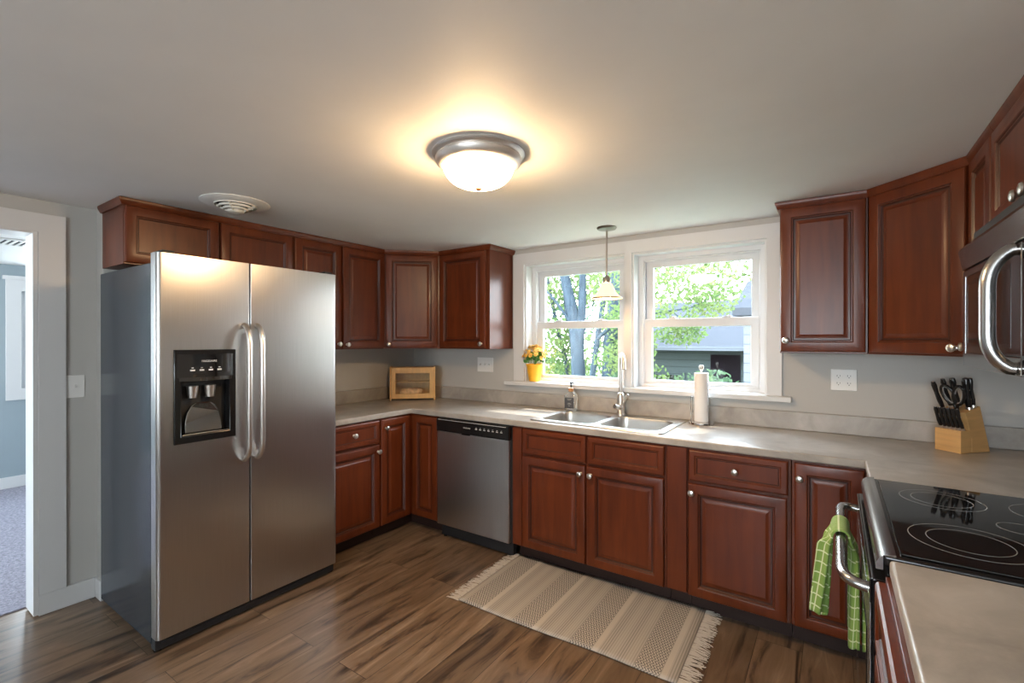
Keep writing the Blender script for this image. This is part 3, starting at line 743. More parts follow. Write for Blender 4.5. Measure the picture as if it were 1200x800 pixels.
# oven door
b = B(); b.box(.004, RW-.004, -.010, .0265, .235, .858); od = b.build('oven_door', M['blk'], t, smooth=0, bevel=.004, seg=3)
b = B(); b.box(.003, RW-.003, -.0142, -.0102, .237, .800); b.build('steel_face', M['steel_h'], od, smooth=0, bevel=.001)
b = B(); b.box(.004, RW-.004, -.0138, -.0102, .803, .855); b.build('black_band', M['darkglass'], od, smooth=0, bevel=.001)
b = B(); b.box(.09, RW-.09, -.0165, -.0142, .36, .70); b.build('oven_window', M['glassblk'], od, smooth=0, bevel=.002)
b = B(); b.box(.006, RW-.006, -.009, .026, F+.06, .225); dr = b.build('storage_drawer', M['blk'], t, smooth=0, bevel=.004, seg=3)
b = B(); b.box(.005, RW-.005, -.0135, -.0092, F+.062, .223); b.build('steel_face', M['steel_h'], dr, smooth=0, bevel=.001)
b = B(); b.box(.02, RW-.02, .05, .10, F+.0005, F+.0295); b.build('foot_rail', M['blkm'], t, smooth=0)
hz = .822; hx0, hx1 = .055, RW-.055; hy = -.066
b = B(); b.tube([(hx0, -.0142, hz-.008)] + bez((hx0, -.030, hz-.006), (hx0+.0, hy, hz), (hx0+.075, hy, hz), 8) + bez((hx1-.075, hy, hz), (hx1, hy, hz), (hx1, -.030, hz-.006), 8) + [(hx1, -.0142, hz-.008)], .0135, 16)
b.build('handle', M['steel_h'], od, smooth=60)

# towel over the oven handle: a folded cloth draped across the bar
def towel():
    # world coordinates, bar axis at x=RX+hy, z=hz
    bxx = RX + hy; R0 = .0215
    y_near, y_far = -1.37, -1.225
    nv, nu = 44, 90
    Lr, Ld = .265, .325      # drop on room side and on door side
    top_l = PI*R0
    vs = []; uvs = []
    tot = Lr + top_l + Ld
    for i in range(nu+1):
        s_ = tot*i/nu
        for j in range(nv+1):
            q = j/nv
            if s_ < Lr: d = Lr - s_; side = -1
            elif s_ > Lr + top_l: d = s_ - Lr - top_l; side = 1
            else: d = 0; side = 0
            g = min(1, d/.055)
            g = g*g*(3-2*g)
            y = (y_near+y_far)/2 + (q-.5)*(y_far-y_near)*(1-.10*g) + .006*g*math.sin(q*25)
            if side == -1:
                fold = math.sin(q*PI*4.3 + 2.2 + d*3)*(.002 + .021*g*(.7+.3*d/Lr))
                x = bxx - R0 - .001 - .014*g - .020*(d/Lr) + fold; z = hz - d + .016*math.sin(q*6+1)*g
                x = min(x, bxx - R0 - .0005) if d < .05 else x
            elif side == 1:
                fold = math.sin(q*PI*3.6 + .4 + d*4)*.011*g
                x = bxx + R0 + .001 + .010*g + fold; z = hz - d - .014*math.sin(q*5)*g
                x = max(min(x, RX - .0190), bxx - .004) if d > .05 else max(x, bxx + R0 + .0005)
            else:
                a = PI - (s_-Lr)/R0; x = bxx + R0*math.cos(a); z = hz + R0*math.sin(a) + .0008
            vs.append((x, y, z)); uvs.append((q*.34 + .017, s_ + .012))
    b = B(); fs = [(i*(nv+1)+j, i*(nv+1)+j+1, (i+1)*(nv+1)+j+1, (i+1)*(nv+1)+j) for i in range(nu) for j in range(nv)]
    b.add(vs, fs)
    o = b.build('dish_towel', M['towel'], smooth=180, uv=uvs)
    sm = o.modifiers.new('solid', 'SOLIDIFY'); sm.thickness = .006; sm.offset = 0
    tag(o, 'green checked dish towel draped over the oven door handle', 'towel')
    return o
towel()

# ------------------------------------------------------------------ microwave (faces -x)
MX = 3.562; MY0 = -.957; MW = .757
t = thing('microwave', 'stainless over-the-range microwave with curved handle', 'microwave', (MX, MY0, 0), -R90)
b = B(); b.box(.0, MW, .026, XR-MX-.003, 1.337, 1.7665); b.build('body', M['blkm'], t, smooth=0, bevel=.002)
b = B(); b.box(.001, MW-.001, 0, .0255, 1.330, 1.640)
b = B(); b.cells([.001, .040, .586, .594], [1.330, 1.375, 1.618, 1.640], lambda x, z: not (.040 < x < .586 and 1.375 < z < 1.618), 0, .0255, 'y'); dr = b.build('door', M['dsteel'], t, smooth=0, bevel=.003)
b = B(); b.box(.0405, .5855, .002, .024, 1.3755, 1.6175); b.build('door_window', M['darkglass'], dr, smooth=0)
b = B(); b.cells([.05, .06, .50, .51], [1.395, 1.405, 1.590, 1.60], lambda x, z: not (.06 < x < .50 and 1.405 < z < 1.590), .0015, .0038, 'y'); b.build('window_border', M['blk'], dr, smooth=0)
b = B(); b.box(.597, MW-.001, .001, .0255, 1.331, 1.640); cp = b.build('control_panel', M['glassblk'], t, smooth=0)
for i in range(4):
    for j in range(3):
        b = B(); b.box(.615+j*.045, .645+j*.045, -.0002, .0009, 1.37+i*.045, 1.395+i*.045); b.build('key', M['blkm'], cp, smooth=0)
# vent hood panel across the top: leans forward towards its upper edge
b = B(); b.prism([(-.001, 1.644), (-.012, 1.705), (-.007, 1.716), (.075, 1.7655), (.026, 1.7655), (.0258, 1.644)][:3] + [(.0255, 1.737), (.0255, 1.644)], .0, MW, 'x')
b.build('vent_panel', M['dsteel'], t, smooth=30, bevel=.002)
b = B(); xh = .556
b.tube([(xh, -.001, 1.628)] + bez((xh, -.010, 1.626), (xh, -.048, 1.60), (xh, -.048, 1.54), 8) + bez((xh, -.048, 1.43), (xh, -.048, 1.372), (xh, -.010, 1.348), 8) + [(xh, -.001, 1.347)], .0155, 16, 1)
b.build('handle', M['steel_h'], dr, smooth=60)

# ------------------------------------------------------------------ sink, faucet
t = thing('kitchen_sink', 'double-bowl stainless steel drop-in sink in the worktop', 'sink', (2.04, -.315, ZT))
def rrect(x0, x1, y0, y1, r, n=6):
    out = []
    for cx, cy, a in ((x1-r, y1-r, 0), (x0+r, y1-r, PI/2), (x0+r, y0+r, PI), (x1-r, y0+r, 3*PI/2)):
        out += [(cx + r*math.cos(a+PI/2*i/n), cy + r*math.sin(a+PI/2*i/n)) for i in range(n+1)]
    return out
# rim: plate with two bowl openings, built with bmesh triangle fill
def loop_fill(outer, inners, z):
    bm = bmesh.new(); edges = []
    for lp in [outer] + inners:
        vs = [bm.verts.new((x, y, z)) for x, y in lp]
        edges += [bm.edges.new((vs[i], vs[(i+1) % len(vs)])) for i in range(len(vs))]
    bmesh.ops.triangle_fill(bm, use_beauty=True, use_dissolve=False, edges=edges)
    bm.verts.index_update(); v = [tuple(p.co) for p in bm.verts]; f = [tuple(q.index for q in fc.verts) for fc in bm.faces]; bm.free()
    return v, f
outer = rrect(-.418, .418, -.262, .252, .03); bowls = [rrect(-.375, -.018, -.212, .150, .06), rrect(.018, .375, -.212, .150, .06)]
b = B(); v, f = loop_fill(outer, bowls, .0065); b.add(v, f)
o2 = rrect(-.421, .421, -.265, .255, .032); n = len(outer)
b.add([(x, y, .0065) for x, y in outer] + [(x, y, .0008) for x, y in o2], [(i, (i+1) % n, n+(i+1) % n, n+i) for i in range(n)])
b.build('rim', M['sinksteel'], t, smooth=40)
for k, lp in enumerate(bowls):
    cx = sum(p[0] for p in lp)/len(lp); cy = sum(p[1] for p in lp)/len(lp)
    rows = []; D = .165
    for sc, z in ((1, .0065), (.985, .0), (.975, -.015), (.93, -D+.03), (.90, -D+.008), (.84, -D), (.13, -D-.006)):
        rows.append([(cx+(x-cx)*sc, cy+(y-cy)*sc, z) for x, y in lp])
    n = len(lp); b = B(); b.add([p for r in rows for p in r], [(i*n+j, i*n+(j+1) % n, (i+1)*n+(j+1) % n, (i+1)*n+j) for i in range(len(rows)-1) for j in range(n)])
    o = b.build('bowl', M['sinksteel'], t, smooth=60)
    b = B(); b.lathe([(.0001, -D-.0055), (.025, -D-.0055), (.036, -D-.001), (.044, -D-.002)], (cx, cy, 0), n=24); b.build('drain', M['chrome'], o)
    # outer skin so the bowl has thickness
t = thing('faucet', 'brushed nickel gooseneck faucet behind the sink', 'faucet', (2.04, -.098, ZT+.0075))
b = B(); b.lathe([(.0001, 0), (.030, 0), (.030, .006), (.025, .012), (.0235, .014), (.0235, .13), (.020, .142), (.0135, .148), (.0001, .148)], n=28); b.build('body', M['nickel'], t)
b = B(); R_ = .058
pts = [(0, 0, .146), (0, 0, .24), (0, 0, .33)]
dirx, diry = .50, -.866
for i in range(1, 15):
    a = PI - i/14*PI*.92; pts.append((dirx*(R_+R_*math.cos(a)), diry*(R_+R_*math.cos(a)), .335 + R_*math.sin(a)*1.15))
e = Vector(pts[-1]); dd = (Vector(pts[-1])-Vector(pts[-2])).normalized(); pts.append(tuple(e+dd*.045)); 
b.tube(pts, [.0125]*(len(pts)-2) + [.0135, .0135], 16); b.build('spout', M['nickel'], t, smooth=60)
b = B(); b.tube([(.0, -.015, .05), (-.012, -.040, .058), (-.020, -.058, .062)], [.018, .019, .015], 14); b.tube([(.018, -.005, .085), (.045, -.012, .125), (.056, -.014, .140)], [.0105, .009, .0085], 12); b.build('lever', M['nickel'], t, smooth=60)

# soap dispenser
t = thing('soap_dispenser', 'clear soap bottle with dark label and black pump on the sink ledge', 'soap bottle', (1.672, -.098, ZT+.0073))
b = B(); b.prism(rrect(-.037, .037, -.024, .024, .010, 4), 0, .100)
rr = [rrect(-.042*k, .042*k, -.027*k, .027*k, .010*k, 4) for k in (1, .93, .70, .42)]; zz = (.100, .108, .124, .134)
n = len(rr[0]); b = B()
b.add([(x, y, 0) for x, y in rr[0]] + [(x, y, z) for r, z in zip(rr, zz) for x, y in r],
      [tuple(range(n))] + [(i*n+j, i*n+(j+1) % n, (i+1)*n+(j+1) % n, (i+1)*n+j) for i in range(4) for j in range(n)] + [tuple(4*n+j for j in range(n))])
b.build('bottle', M['liquid'], t, smooth=40)
b = B(); b.box(-.035, .035, -.0285, -.0272, .018, .092); lb = b.build('label', M['label'], t, smooth=0)
for k, (wd, z) in enumerate(((.036, .082), (.026, .074), (.020, .052), (.030, .046), (.016, .034))):
    b = B(); b.box(-wd/2, wd/2, -.0290, -.0286, z, z+.002); b.build('label_line', M['labelink'], lb, smooth=0)
b = B(); b.lathe([(.017, .134), (.018, .136), (.018, .156), (.012, .160), (.0001, .160)], n=24); b.build('collar', M['copper'], t)
b = B(); b.lathe([(.006, .160), (.006, .185), (.009, .186), (.009, .197), (.0001, .198)], n=16); b.tube([(0, 0, .193), (.018, -.010, .194), (.034, -.018, .190)], [.006, .0045, .004], 10); b.build('pump', M['blk'], t)

# paper towel holder and roll
t = thing('paper_towel_holder', 'chrome upright paper towel holder right of the sink', 'paper towel holder', (2.552, -.115, ZT+.0005))
b = B(); b.lathe([(.0001, 0), (.072, 0), (.074, .004), (.072, .012), (.060, .014), (.0001, .015)], n=40); b.build('base', M['chrome'], t)
b = B(); b.lathe([(.006, .014), (.006, .320), (.010, .325), (.0135, .330), (.0135, .345), (.010, .352), (.0001, .353)], n=20); b.build('post', M['nickel'], t)
b = B(); b.tube([(-.060, .0, .012), (-.060, .0, .155), (-.054, .0, .161), (-.050, .0, .155), (-.050, .0, .05)], .003, 8); b.build('arm', M['chrome'], t)
b = B(); b.lathe([(.0085, 0), (.039, 0), (.040, .002), (.040, .288), (.039, .290), (.0085, .290)], (0, 0, 0), n=40, close=True)
o = b.build('paper_towel_roll', M['paper']); o.location = (2.552, -.115, ZT+.0165); tag(o, 'thin white paper towel roll on the chrome upright holder', 'paper towel')

# ------------------------------------------------------------------ potted flowers on the sill
t = thing('potted_flowers', 'orange flowers in a yellow pot on the window sill', 'plant', (1.298, .020, 1.1005))
b = B(); b.lathe([(.0001, 0), (.040, 0), (.0435, .004), (.062, .120), (.066, .123), (.066, .133), (.061, .133), (.058, .115), (.0001, .113)], n=32); b.build('pot', M['yel'], t)
rnd = random.Random(3)
b = B()
for k in range(130):
    a = rnd.uniform(0, 2*PI); el = rnd.uniform(-.2, 1.2); r_ = rnd.uniform(.035, .072)
    c = Vector((r_*math.cos(a)*math.cos(el)*1.0, min(r_*math.sin(a)*math.cos(el)*1.0, .045), .155 + .055*math.sin(el)))
    d = (c - Vector((0, 0, .13))).normalized(); up = Vector((rnd.uniform(-1, 1), rnd.uniform(-1, 1), rnd.uniform(-.3, 1))).normalized(); s_ = d.cross(up).normalized(); L = rnd.uniform(.020, .034); wd = L*.42
    nrm = s_.cross(d)*.004
    b.add([c, c+d*L*.5+s_*wd, c+d*L+nrm*2, c+d*L*.5-s_*wd, c+d*L*.5+nrm], [(0,1,4), (1,2,4), (2,3,4), (3,0,4)])
b.build('foliage', M['leafpot'], t, smooth=0)
b = B()
for k in range(18):
    a = rnd.uniform(0, 2*PI); b.tube([(0, 0, .115), (.03*math.cos(a), .02*math.sin(a), .17), (.055*math.cos(a), .035*math.sin(a), .22)], .0018, 5)
b.build('stems', M['leafpot'], t)
fl = []
for k in range(72):
    a = rnd.uniform(0, 2*PI); el = rnd.uniform(.1, 1.5); r_ = rnd.uniform(.062, .092)
    fl.append(Vector((r_*1.15*math.cos(a)*math.cos(el), max(-.08, min(.062, r_*math.sin(a)*math.cos(el))), .178 + r_*1.15*math.sin(el))))
fl += [Vector((-.072, -.02, .165)), Vector((-.078, 0, .19)), Vector((.082, -.01, .20)), Vector((.088, 0, .225)), Vector((.075, -.03, .18)), Vector((-.07, -.03, .21)), Vector((-.075, -.01, .150))]
base = None
for c in fl:
    b = B(); d = (c - Vector((0, 0, .16))).normalized(); 
    s1 = d.orthogonal().normalized(); s2 = d.cross(s1); rot = rnd.uniform(0, 1)
    for p in range(7):
        a = 2*PI*p/7 + rot; u = s1*math.cos(a) + s2*math.sin(a); v = d.cross(u); L = .0185
        b.add([c, c+u*L*.6+v*L*.38+d*.003, c+u*L+d*.001, c+u*L*.6-v*L*.38+d*.003], [(0,1,2,3)])
    b.sphere(c+d*.002, .006, 5)
    b.build('flower', M['petal'], t, smooth=0)

# ------------------------------------------------------------------ bread box in the corner
t = thing('bread_box', 'small bamboo bread box with glass front in the worktop corner', 'bread box', (.296, -.296, ZT+.0005), PI/4)
w2, dp_, h = .187, .185, .275
b = B()
b.box(-w2, -w2+.012, 0.0, dp_, 0, h+.004); b.box(w2-.012, w2, 0.0, dp_, 0, h+.004)
b.box(-w2+.012, w2-.012, .012, dp_-.002, .018, .028); b.box(-w2+.012, w2-.012, .012, dp_-.002, h-.012, h); b.box(-w2+.012, w2-.012, dp_-.010, dp_, .028, h-.012)
b.build('body', M['bamboo'], t, smooth=0, bevel=.0015)
b = B(); b.box(-w2+.0125, w2-.0125, .030, dp_-.0105, .145, .152); b.build('shelf', M['bamboo'], t, smooth=0)
b = B(); b.cells([-w2+.013, -w2+.048, w2-.048, w2-.013], [.014, .056, .226, h-.001], lambda x, z: not (abs(x) < w2-.048 and .056 < z < .226), -.003, .0115, 'y'); dr = b.build('door', M['bamboo'], t, smooth=0, bevel=.002)
b = B(); b.box(-w2+.0485, w2-.0485, .003, .006, .0565, .2255); b.build('glass_pane', M['acrylic'], dr, smooth=0)
b = B(); b.lathe([(.0001, -.020), (.008, -.018), (.008, -.010), (.005, -.0035)], (0, 0, .240), n=14, axis='y'); b.build('knob', M['bamboo'], dr)
# loaf: rounded, slightly irregular
b = B(); rows = []; n = 20; m_ = 22
for i in range(m_+1):
    q = i/m_; x = -.1 + .2*q; k = (1 - abs(2*q-1)**5)**.5 if 0 < i < m_ else .12
    k = max(k, .12)
    rows.append([(x, .045*k*math.cos(2*PI*j/n)*(1+.05*math.sin(i*2.1+j)), max(-.0, .034 + .034*k*math.sin(2*PI*j/n)*(1+.06*math.sin(i*3.3)))) for j in range(n)])
b.add([p for r in rows for p in r], [(i*n+j, i*n+(j+1) % n, (i+1)*n+(j+1) % n, (i+1)*n+j) for i in range(m_) for j in range(n)] + [tuple(range(n)), tuple(m_*n+j for j in range(n))])
o = b.build('bread_loaf', M['bread'], smooth=180); o.rotation_euler = (0, 0, PI/4)
o.location = Vector((.296, -.296, ZT+.0292)) + Matrix.Rotation(PI/4, 3, 'Z') @ Vector((-.012, .070, 0))
tag(o, 'brown crusty bread loaf inside the bamboo bread box', 'bread')

# ------------------------------------------------------------------ wall plates
def plate(name, label, loc, rz, w_, h_, kind_):
    t = thing(name, label, 'switch' if 'switch' in name else 'outlet', loc, rz)
    b = B(); b.box(-w_/2, w_/2, -.006, -.0003, -h_/2, h_/2); pl = b.build('cover_plate', M['white'], t, smooth=0, bevel=.003, seg=3)
    for k, x in enumerate(kind_[1]):
        if kind_[0] == 'toggle':
            b = B(); b.box(x-.006, x+.006, -.0072, -.0061, -.013, .013); b.add([(x-.004, -.007, -.006), (x+.004, -.007, -.006), (x+.004, -.007, .008), (x-.004, -.007, .008), (x-.003, -.019, .006), (x+.003, -.019, .006), (x+.003, -.017, .012), (x-.003, -.017, .012)], [(0,1,2,3), (4,5,6,7), (0,1,5,4), (1,2,6,5), (2,3,7,6), (3,0,4,7)])
            b.build('toggle', M['white'], t, smooth=0)
        else:
            for z in (-.0195, .0195):
                b = B(); b.lathe([(.0165, -.0061), (.0165, -.0075), (.0001, -.0075)], (x, 0, z), n=20, axis='y'); so = b.build('socket', M['white'], t)
                b = B(); b.box(x-.0075, x-.0055, -.0079, -.0076, z-.002, z+.007); b.box(x+.0055, x+.0075, -.0079, -.0076, z-.001, z+.006); b.box(x-.002, x+.002, -.0079, -.0076, z-.009, z-.005); b.build('slots', M['dim'], so, smooth=0)
    return t
plate('light_switch', 'white three-gang light switch plate between the bread box and the window', (.836, 0, 1.216), 0, .162, .118, ('toggle', (-.046, 0, .046)))
plate('wall_outlet', 'white double outlet plate on the wall under the right wall cabinets', (3.252, 0, 1.203), 0, .116, .114, ('outlet', (-.023, .023)))
plate('light_switch', 'white single light switch plate beside the doorway', (-.10, -2.332, 1.172), R90, .074, .118, ('toggle', (0,)))

# ------------------------------------------------------------------ knife block
KB = thing('knife_block', 'light wood knife block on the worktop under the angled corner cabinet', 'knife block', (3.662, -.195, ZT+.0005), math.radians(-42))
b = B(); b.box(-.052, .052, -.045, .020, 0, .100); b.build('front_block', M['pine'], KB, smooth=0, bevel=.002)
# slanted slab, profile in local y,z (leans towards the front)
b = B(); b.prism([(.0205, 0), (.132, 0), (.070, .207), (-.018, .180), (.0205, .060)], -.052, .052, 'x'); b.build('slanted_block', M['pine'], KB, smooth=0, bevel=.002)
KM = Matrix.Translation((3.662, -.195, ZT+.0005)) @ Matrix.Rotation(math.radians(-42), 4, 'Z')
def knife(name, label, group, x, y, z, lean, L, w_, cat='knife', guard=True):
    t = thing(name, label, cat, KM @ Vector((x, y, z)), math.radians(-42), group)
    d = Vector((0, -math.sin(lean), math.cos(lean)))
    b = B(); n = 8; pts = [d*(L*i/n) + Vector((0, -.004*math.sin(PI*i/n), 0)) for i in range(n+1)]
    b.tube(pts, [w_*k for k in (.75, .9, 1, .95, .85, .85, .95, 1.05, .75)], 12, .8); h_ = b.build('handle', M['blk'], t, smooth=50)
    b = B(); b.tube([d*-.006, d*.004], [w_*.95, w_*.8], 10); b.build('bolster', M['knob'], t)
    b = B(); 
    for q in (.3, .6): b.sphere(d*(L*q) + Vector((w_*.82, 0, 0)), .0018, 5)
    b.sphere(d*(L*.96), w_*.72, 6); b.build('rivets', M['knob'], h_)
    return t
for k in range(6):
    x = -.043 + k*.0172
    knife('steak_knife', ['steak knife at the left end of the front row in the knife block', 'steak knife second from the left in the front row of the knife block', 'steak knife third from the left in the front row of the knife block',
          'steak knife third from the right in the front row of the knife block', 'steak knife second from the right in the front row of the knife block', 'steak knife at the right end of the front row in the knife block'][k],
          'steak knives in the front row', x, -.020, .107, math.radians(21), .096, .0082)
ln = math.radians(17)
def topk(name, label, x, y, L, w_, lean=ln, grp='large knives in the slanted block'):
    z = .180 + (y+.018)/.080*.025
    return knife(name, label, grp, x, y, z+.007, lean, L, w_)
topk('carving_knife', 'long black-handled knife leaning out at the far left of the knife block', -.043, -.008, .135, .0105, math.radians(27))
topk('utility_knife', 'black-handled knife second from the left at the top of the knife block', -.030, .020, .135, .0105, math.radians(22))
topk('chef_knife', 'broad black-handled knife standing upright behind the shears', -.014, .040, .128, .013)
topk('bread_knife', 'broad black-handled knife at the right edge of the knife block', .040, .022, .135, .0135, math.radians(10))
topk('santoku_knife', 'black-handled knife second from the right at the top of the knife block', .038, .050, .125, .012, math.radians(10))
# shears
t = thing('kitchen_shears', 'kitchen shears with two open grey-lined loop handles in the knife block', 'scissors', KM @ Vector((.010, -.004, .192)), math.radians(-42))
for s_ in (-1, 1):
    b = B(); d = Vector((s_*.30, -.30, .95)).normalized(); sd = Vector((0, 1, 0)).cross(d).normalized()
    c = d*.068; ring_ = [c + d*(.046*math.cos(a)) + sd*(.022*math.sin(a)) for a in [2*PI*i/20 for i in range(21)]]
    b.tube(ring_, .0068, 8); b.tube([Vector((0, 0, -.004)), d*.022], [.008, .006], 8); hd = b.build('handle', M['blk'], t, smooth=60)
    ring2 = [c + d*(.039*math.cos(a)) + sd*(.0155*math.sin(a)) for a in [2*PI*i/20 for i in range(21)]]
    b = B(); b.tube(ring2, .0035, 6); b.build('grip_lining', M['ring'], hd, smooth=60)

# ------------------------------------------------------------------ rug
t = thing('woven_rug', 'beige striped woven rug with fringed ends on the floor before the sink', 'rug', (2.115, -.855, F), math.radians(.8))
t.rotation_euler = (0, 0, math.radians(1.6))
rl, rw = .565, .315
nx, ny = 60, 20; vs = []; 
for i in range(nx+1):
    for j in range(ny+1):
        x = -rl + 2*rl*i/nx; y = -rw + 2*rw*j/ny
        vs.append((x, y + .004*math.sin(x*9), .0055 + .0012*math.sin(x*14+1)*math.sin(y*6)))
b = B(); b.add(vs, [(i*(ny+1)+j, (i+1)*(ny+1)+j, (i+1)*(ny+1)+j+1, i*(ny+1)+j+1) for i in range(nx) for j in range(ny)])
o = b.build('mat', M['rug'], t, smooth=180); sm = o.modifiers.new('s', 'SOLIDIFY'); sm.thickness = .0042; sm.offset = -1
rnd = random.Random(11)
for s_ in (-1, 1):
    b = B(); n = 46
    for k in range(n):
        y = -rw + .006 + (2*rw-.012)*k/(n-1)
        for q in range(3):
            a = rnd.uniform(-.5, .5); L = rnd.uniform(.045, .07); yy = y + rnd.uniform(-.004, .004)
            b.tube([(s_*(rl-.004), yy, .006), (s_*(rl+.015), yy+rnd.uniform(-.002, .002), .0075), (s_*(rl+.015+L*.5), yy+a*L*.35, .005), (s_*(rl+.012+L), yy+a*L*.8, .003)], [.0022, .0028, .0018, .0012], 5)
    f_ = b.build('fringe', M['fringe'], t, smooth=60); f_['kind'] = 'stuff'

# ------------------------------------------------------------------ ceiling fixtures
M['pan'] = mat('light_nickel', (.80, .76, .72), .42, .85)
t = thing('ceiling_light', 'round flush ceiling light with brushed nickel rim and glowing glass dome', 'ceiling light', (2.094, -1.682, H-.0005))
b = B(); b.lathe([(.0001, 0), (.172, 0), (.176, -.006), (.170, -.014), (.160, -.018), (.163, -.024), (.158, -.040), (.146, -.050), (.136, -.052), (.134, -.046), (.0001, -.040)], n=56); b.build('rim', M['pan'], t)
b = B(); b.lathe([(.133 * math.cos(i/12*PI/2)**.75 if i < 12 else .0005, -.048 - .080*math.sin(i/12*PI/2)) for i in range(13)], n=48); b.build('glass_dome', M['dome'], t, smooth=80)
b = B(); b.lathe([(.0001, -.127), (.011, -.129), (.013, -.133), (.009, -.139), (.0001, -.142)], n=20); b.build('finial', M['copper'], t)

t = thing('pendant_light', 'small pendant lamp with amber bell shade hanging before the window', 'pendant lamp', (2.03, -.31, H-.0005))
b = B(); b.lathe([(.0001, 0), (.060, 0), (.062, -.004), (.056, -.013), (.020, -.018), (.0001, -.019)], n=36); b.build('canopy', M['dnickel'], t)
b = B(); b.lathe([(.006, -.017), (.006, -.305)], n=12); b.build('rod', M['dnickel'], t)
b = B(); b.lathe([(.0001, -.300), (.010, -.302), (.022, -.318), (.026, -.330), (.026, -.348), (.022, -.350), (.0001, -.351)], n=24); b.build('socket_cap', M['dnickel'], t)
b = B(); b.lathe([(.026, -.350), (.036, -.358), (.044, -.378), (.056, -.405), (.078, -.430), (.094, -.441), (.096, -.445), (.092, -.443), (.075, -.434), (.053, -.409), (.041, -.381), (.033, -.361), (.024, -.354)], n=40, close=True); sh = b.build('shade', M['shade'], t)
b = B(); b.lathe([(.0962, -.4395), (.0985, -.4435), (.0975, -.4485), (.094, -.447)], n=40, close=True); b.build('shade_rim', M['dnickel'], sh)
b = B(); b.lathe([(.0001, -.352), (.012, -.356), (.014, -.375), (.028, -.405), (.030, -.425), (.024, -.444), (.0001, -.455)], n=24); b.build('bulb', M['bulb'], t)

t = thing('ceiling_vent', 'round stepped ceiling air vent above the refrigerator', 'vent', (.665, -1.885, H-.0005))
b = B(); b.lathe([(.098, 0), (.158, 0), (.160, -.004), (.140, -.012), (.100, -.014)], n=48, close=True); b.build('flange', M['white'], t)
b = B(); b.lathe([(.0001, -.001), (.099, -.001), (.099, -.003), (.0001, -.003)], n=40); b.build('duct', M['dim'], t)
for k, (r0, z0) in enumerate(((.096, -.008), (.076, -.018), (.056, -.028), (.036, -.038))):
    b = B(); b.lathe([(r0, z0), (r0+.002, z0-.012), (r0-.001, z0-.012), (r0-.003, z0)], n=40, close=True); b.build('louvre_ring', M['ivory'], t)
b = B(); b.lathe([(.0001, -.046), (.034, -.047), (.036, -.052), (.028, -.055), (.0001, -.056)], n=32)
b.build('centre_disc', M['ivory'], t)
for a in (PI/4, 3*PI/4, 5*PI/4, 7*PI/4):
    b = B(); c, s_ = math.cos(a), math.sin(a); q = .003
    b.add([(c*r_-s_*q*k, s_*r_+c*q*k, z) for (r_, z) in ((.099, -.004), (.099, -.016), (.030, -.052), (.030, -.040)) for k in (-1, 1)], [(0,2,4,6), (1,7,5,3), (0,1,3,2), (2,3,5,4), (4,5,7,6), (6,7,1,0)])
    b.build('brace', M['ivory'], t, smooth=0)

t = thing('ceiling_vent', 'flat square ceiling vent in the room beyond the doorway', 'vent', (-1.66, -2.31, H-.0005))
b = B(); b.cells([-.15, -.12, .12, .15], [-.15, -.12, .12, .15], lambda x, y: not (abs(x) < .12 and abs(y) < .12), -.010, 0, 'z')
for k in range(7): b.box(-.1195, .1195, -.105+k*.034, -.093+k*.034, -.012, -.003)
b.build('grille', M['white'], t, smooth=0)
b = B(); b.box(-.119, .119, -.119, .119, -.0028, -.0005); b.build('backing', M['dim'], t, smooth=0)

# ------------------------------------------------------------------ outdoors
b = B(); b.box(-30, 30, .6, 45, -1.30, -1.20); struct(b.build('ground', M['grass'], smooth=0))
# neighbour's house: grey-green siding under a shingled roof
t = thing('neighbouring_house', 'grey-green sided house with shingled roof seen through the right-hand window', 'house', (0, 10, -1.2))
b = B(); b.box(-1.9, 5.4, 0, 6, 0, 2.42); b.build('wall', M['siding'], t, smooth=0)
b = B(); b.prism([(-.5, 2.35), (3.0, 3.75), (6.5, 2.35), (6.5, 2.45), (3.0, 3.87), (-.5, 2.47)], -2.2, 5.8, 'x'); b.build('roof', M['roofing'], t, smooth=0)
b = B(); b.box(-2.2, 5.8, -.54, -.505, 2.36, 2.47); b.build('fascia', M['sidingw'], t, smooth=0)
b = B(); b.box(.55, 1.25, -.04, -.002, .15, 2.25); b.build('door', mat('dark_brown_door', (.008, .006, .008), .6, spec=0), t, smooth=0)
b = B(); b.box(-1.1, -.1, -.05, -.002, .75, 1.75); wn = b.build('window', M['siding'], t, smooth=0); b = B(); b.box(-1.03, -.17, -.055, -.051, .82, 1.68); b.build('pane', M['glassblk'], wn, smooth=0)
t = thing('garden_shed', 'white sided building corner at the right edge of the right-hand window', 'house', (2.05, 5.2, -1.2))
b = B(); b.box(0, 2.6, 0, 2.5, 0, 3.02); b.build('wall', M['sidingw'], t, smooth=0)
b = B(); b.box(-.03, .10, -.03, .05, 0, 3.02); b.build('corner_board', M['sidingw'], t, smooth=0)
b = B(); b.prism([(-.3, 3.0), (2.8, 3.0), (2.8, 3.12), (1.25, 3.7), (-.3, 3.12)], -.15, 2.75, 'x'); b.build('roof', M['roofing'], t, smooth=0)

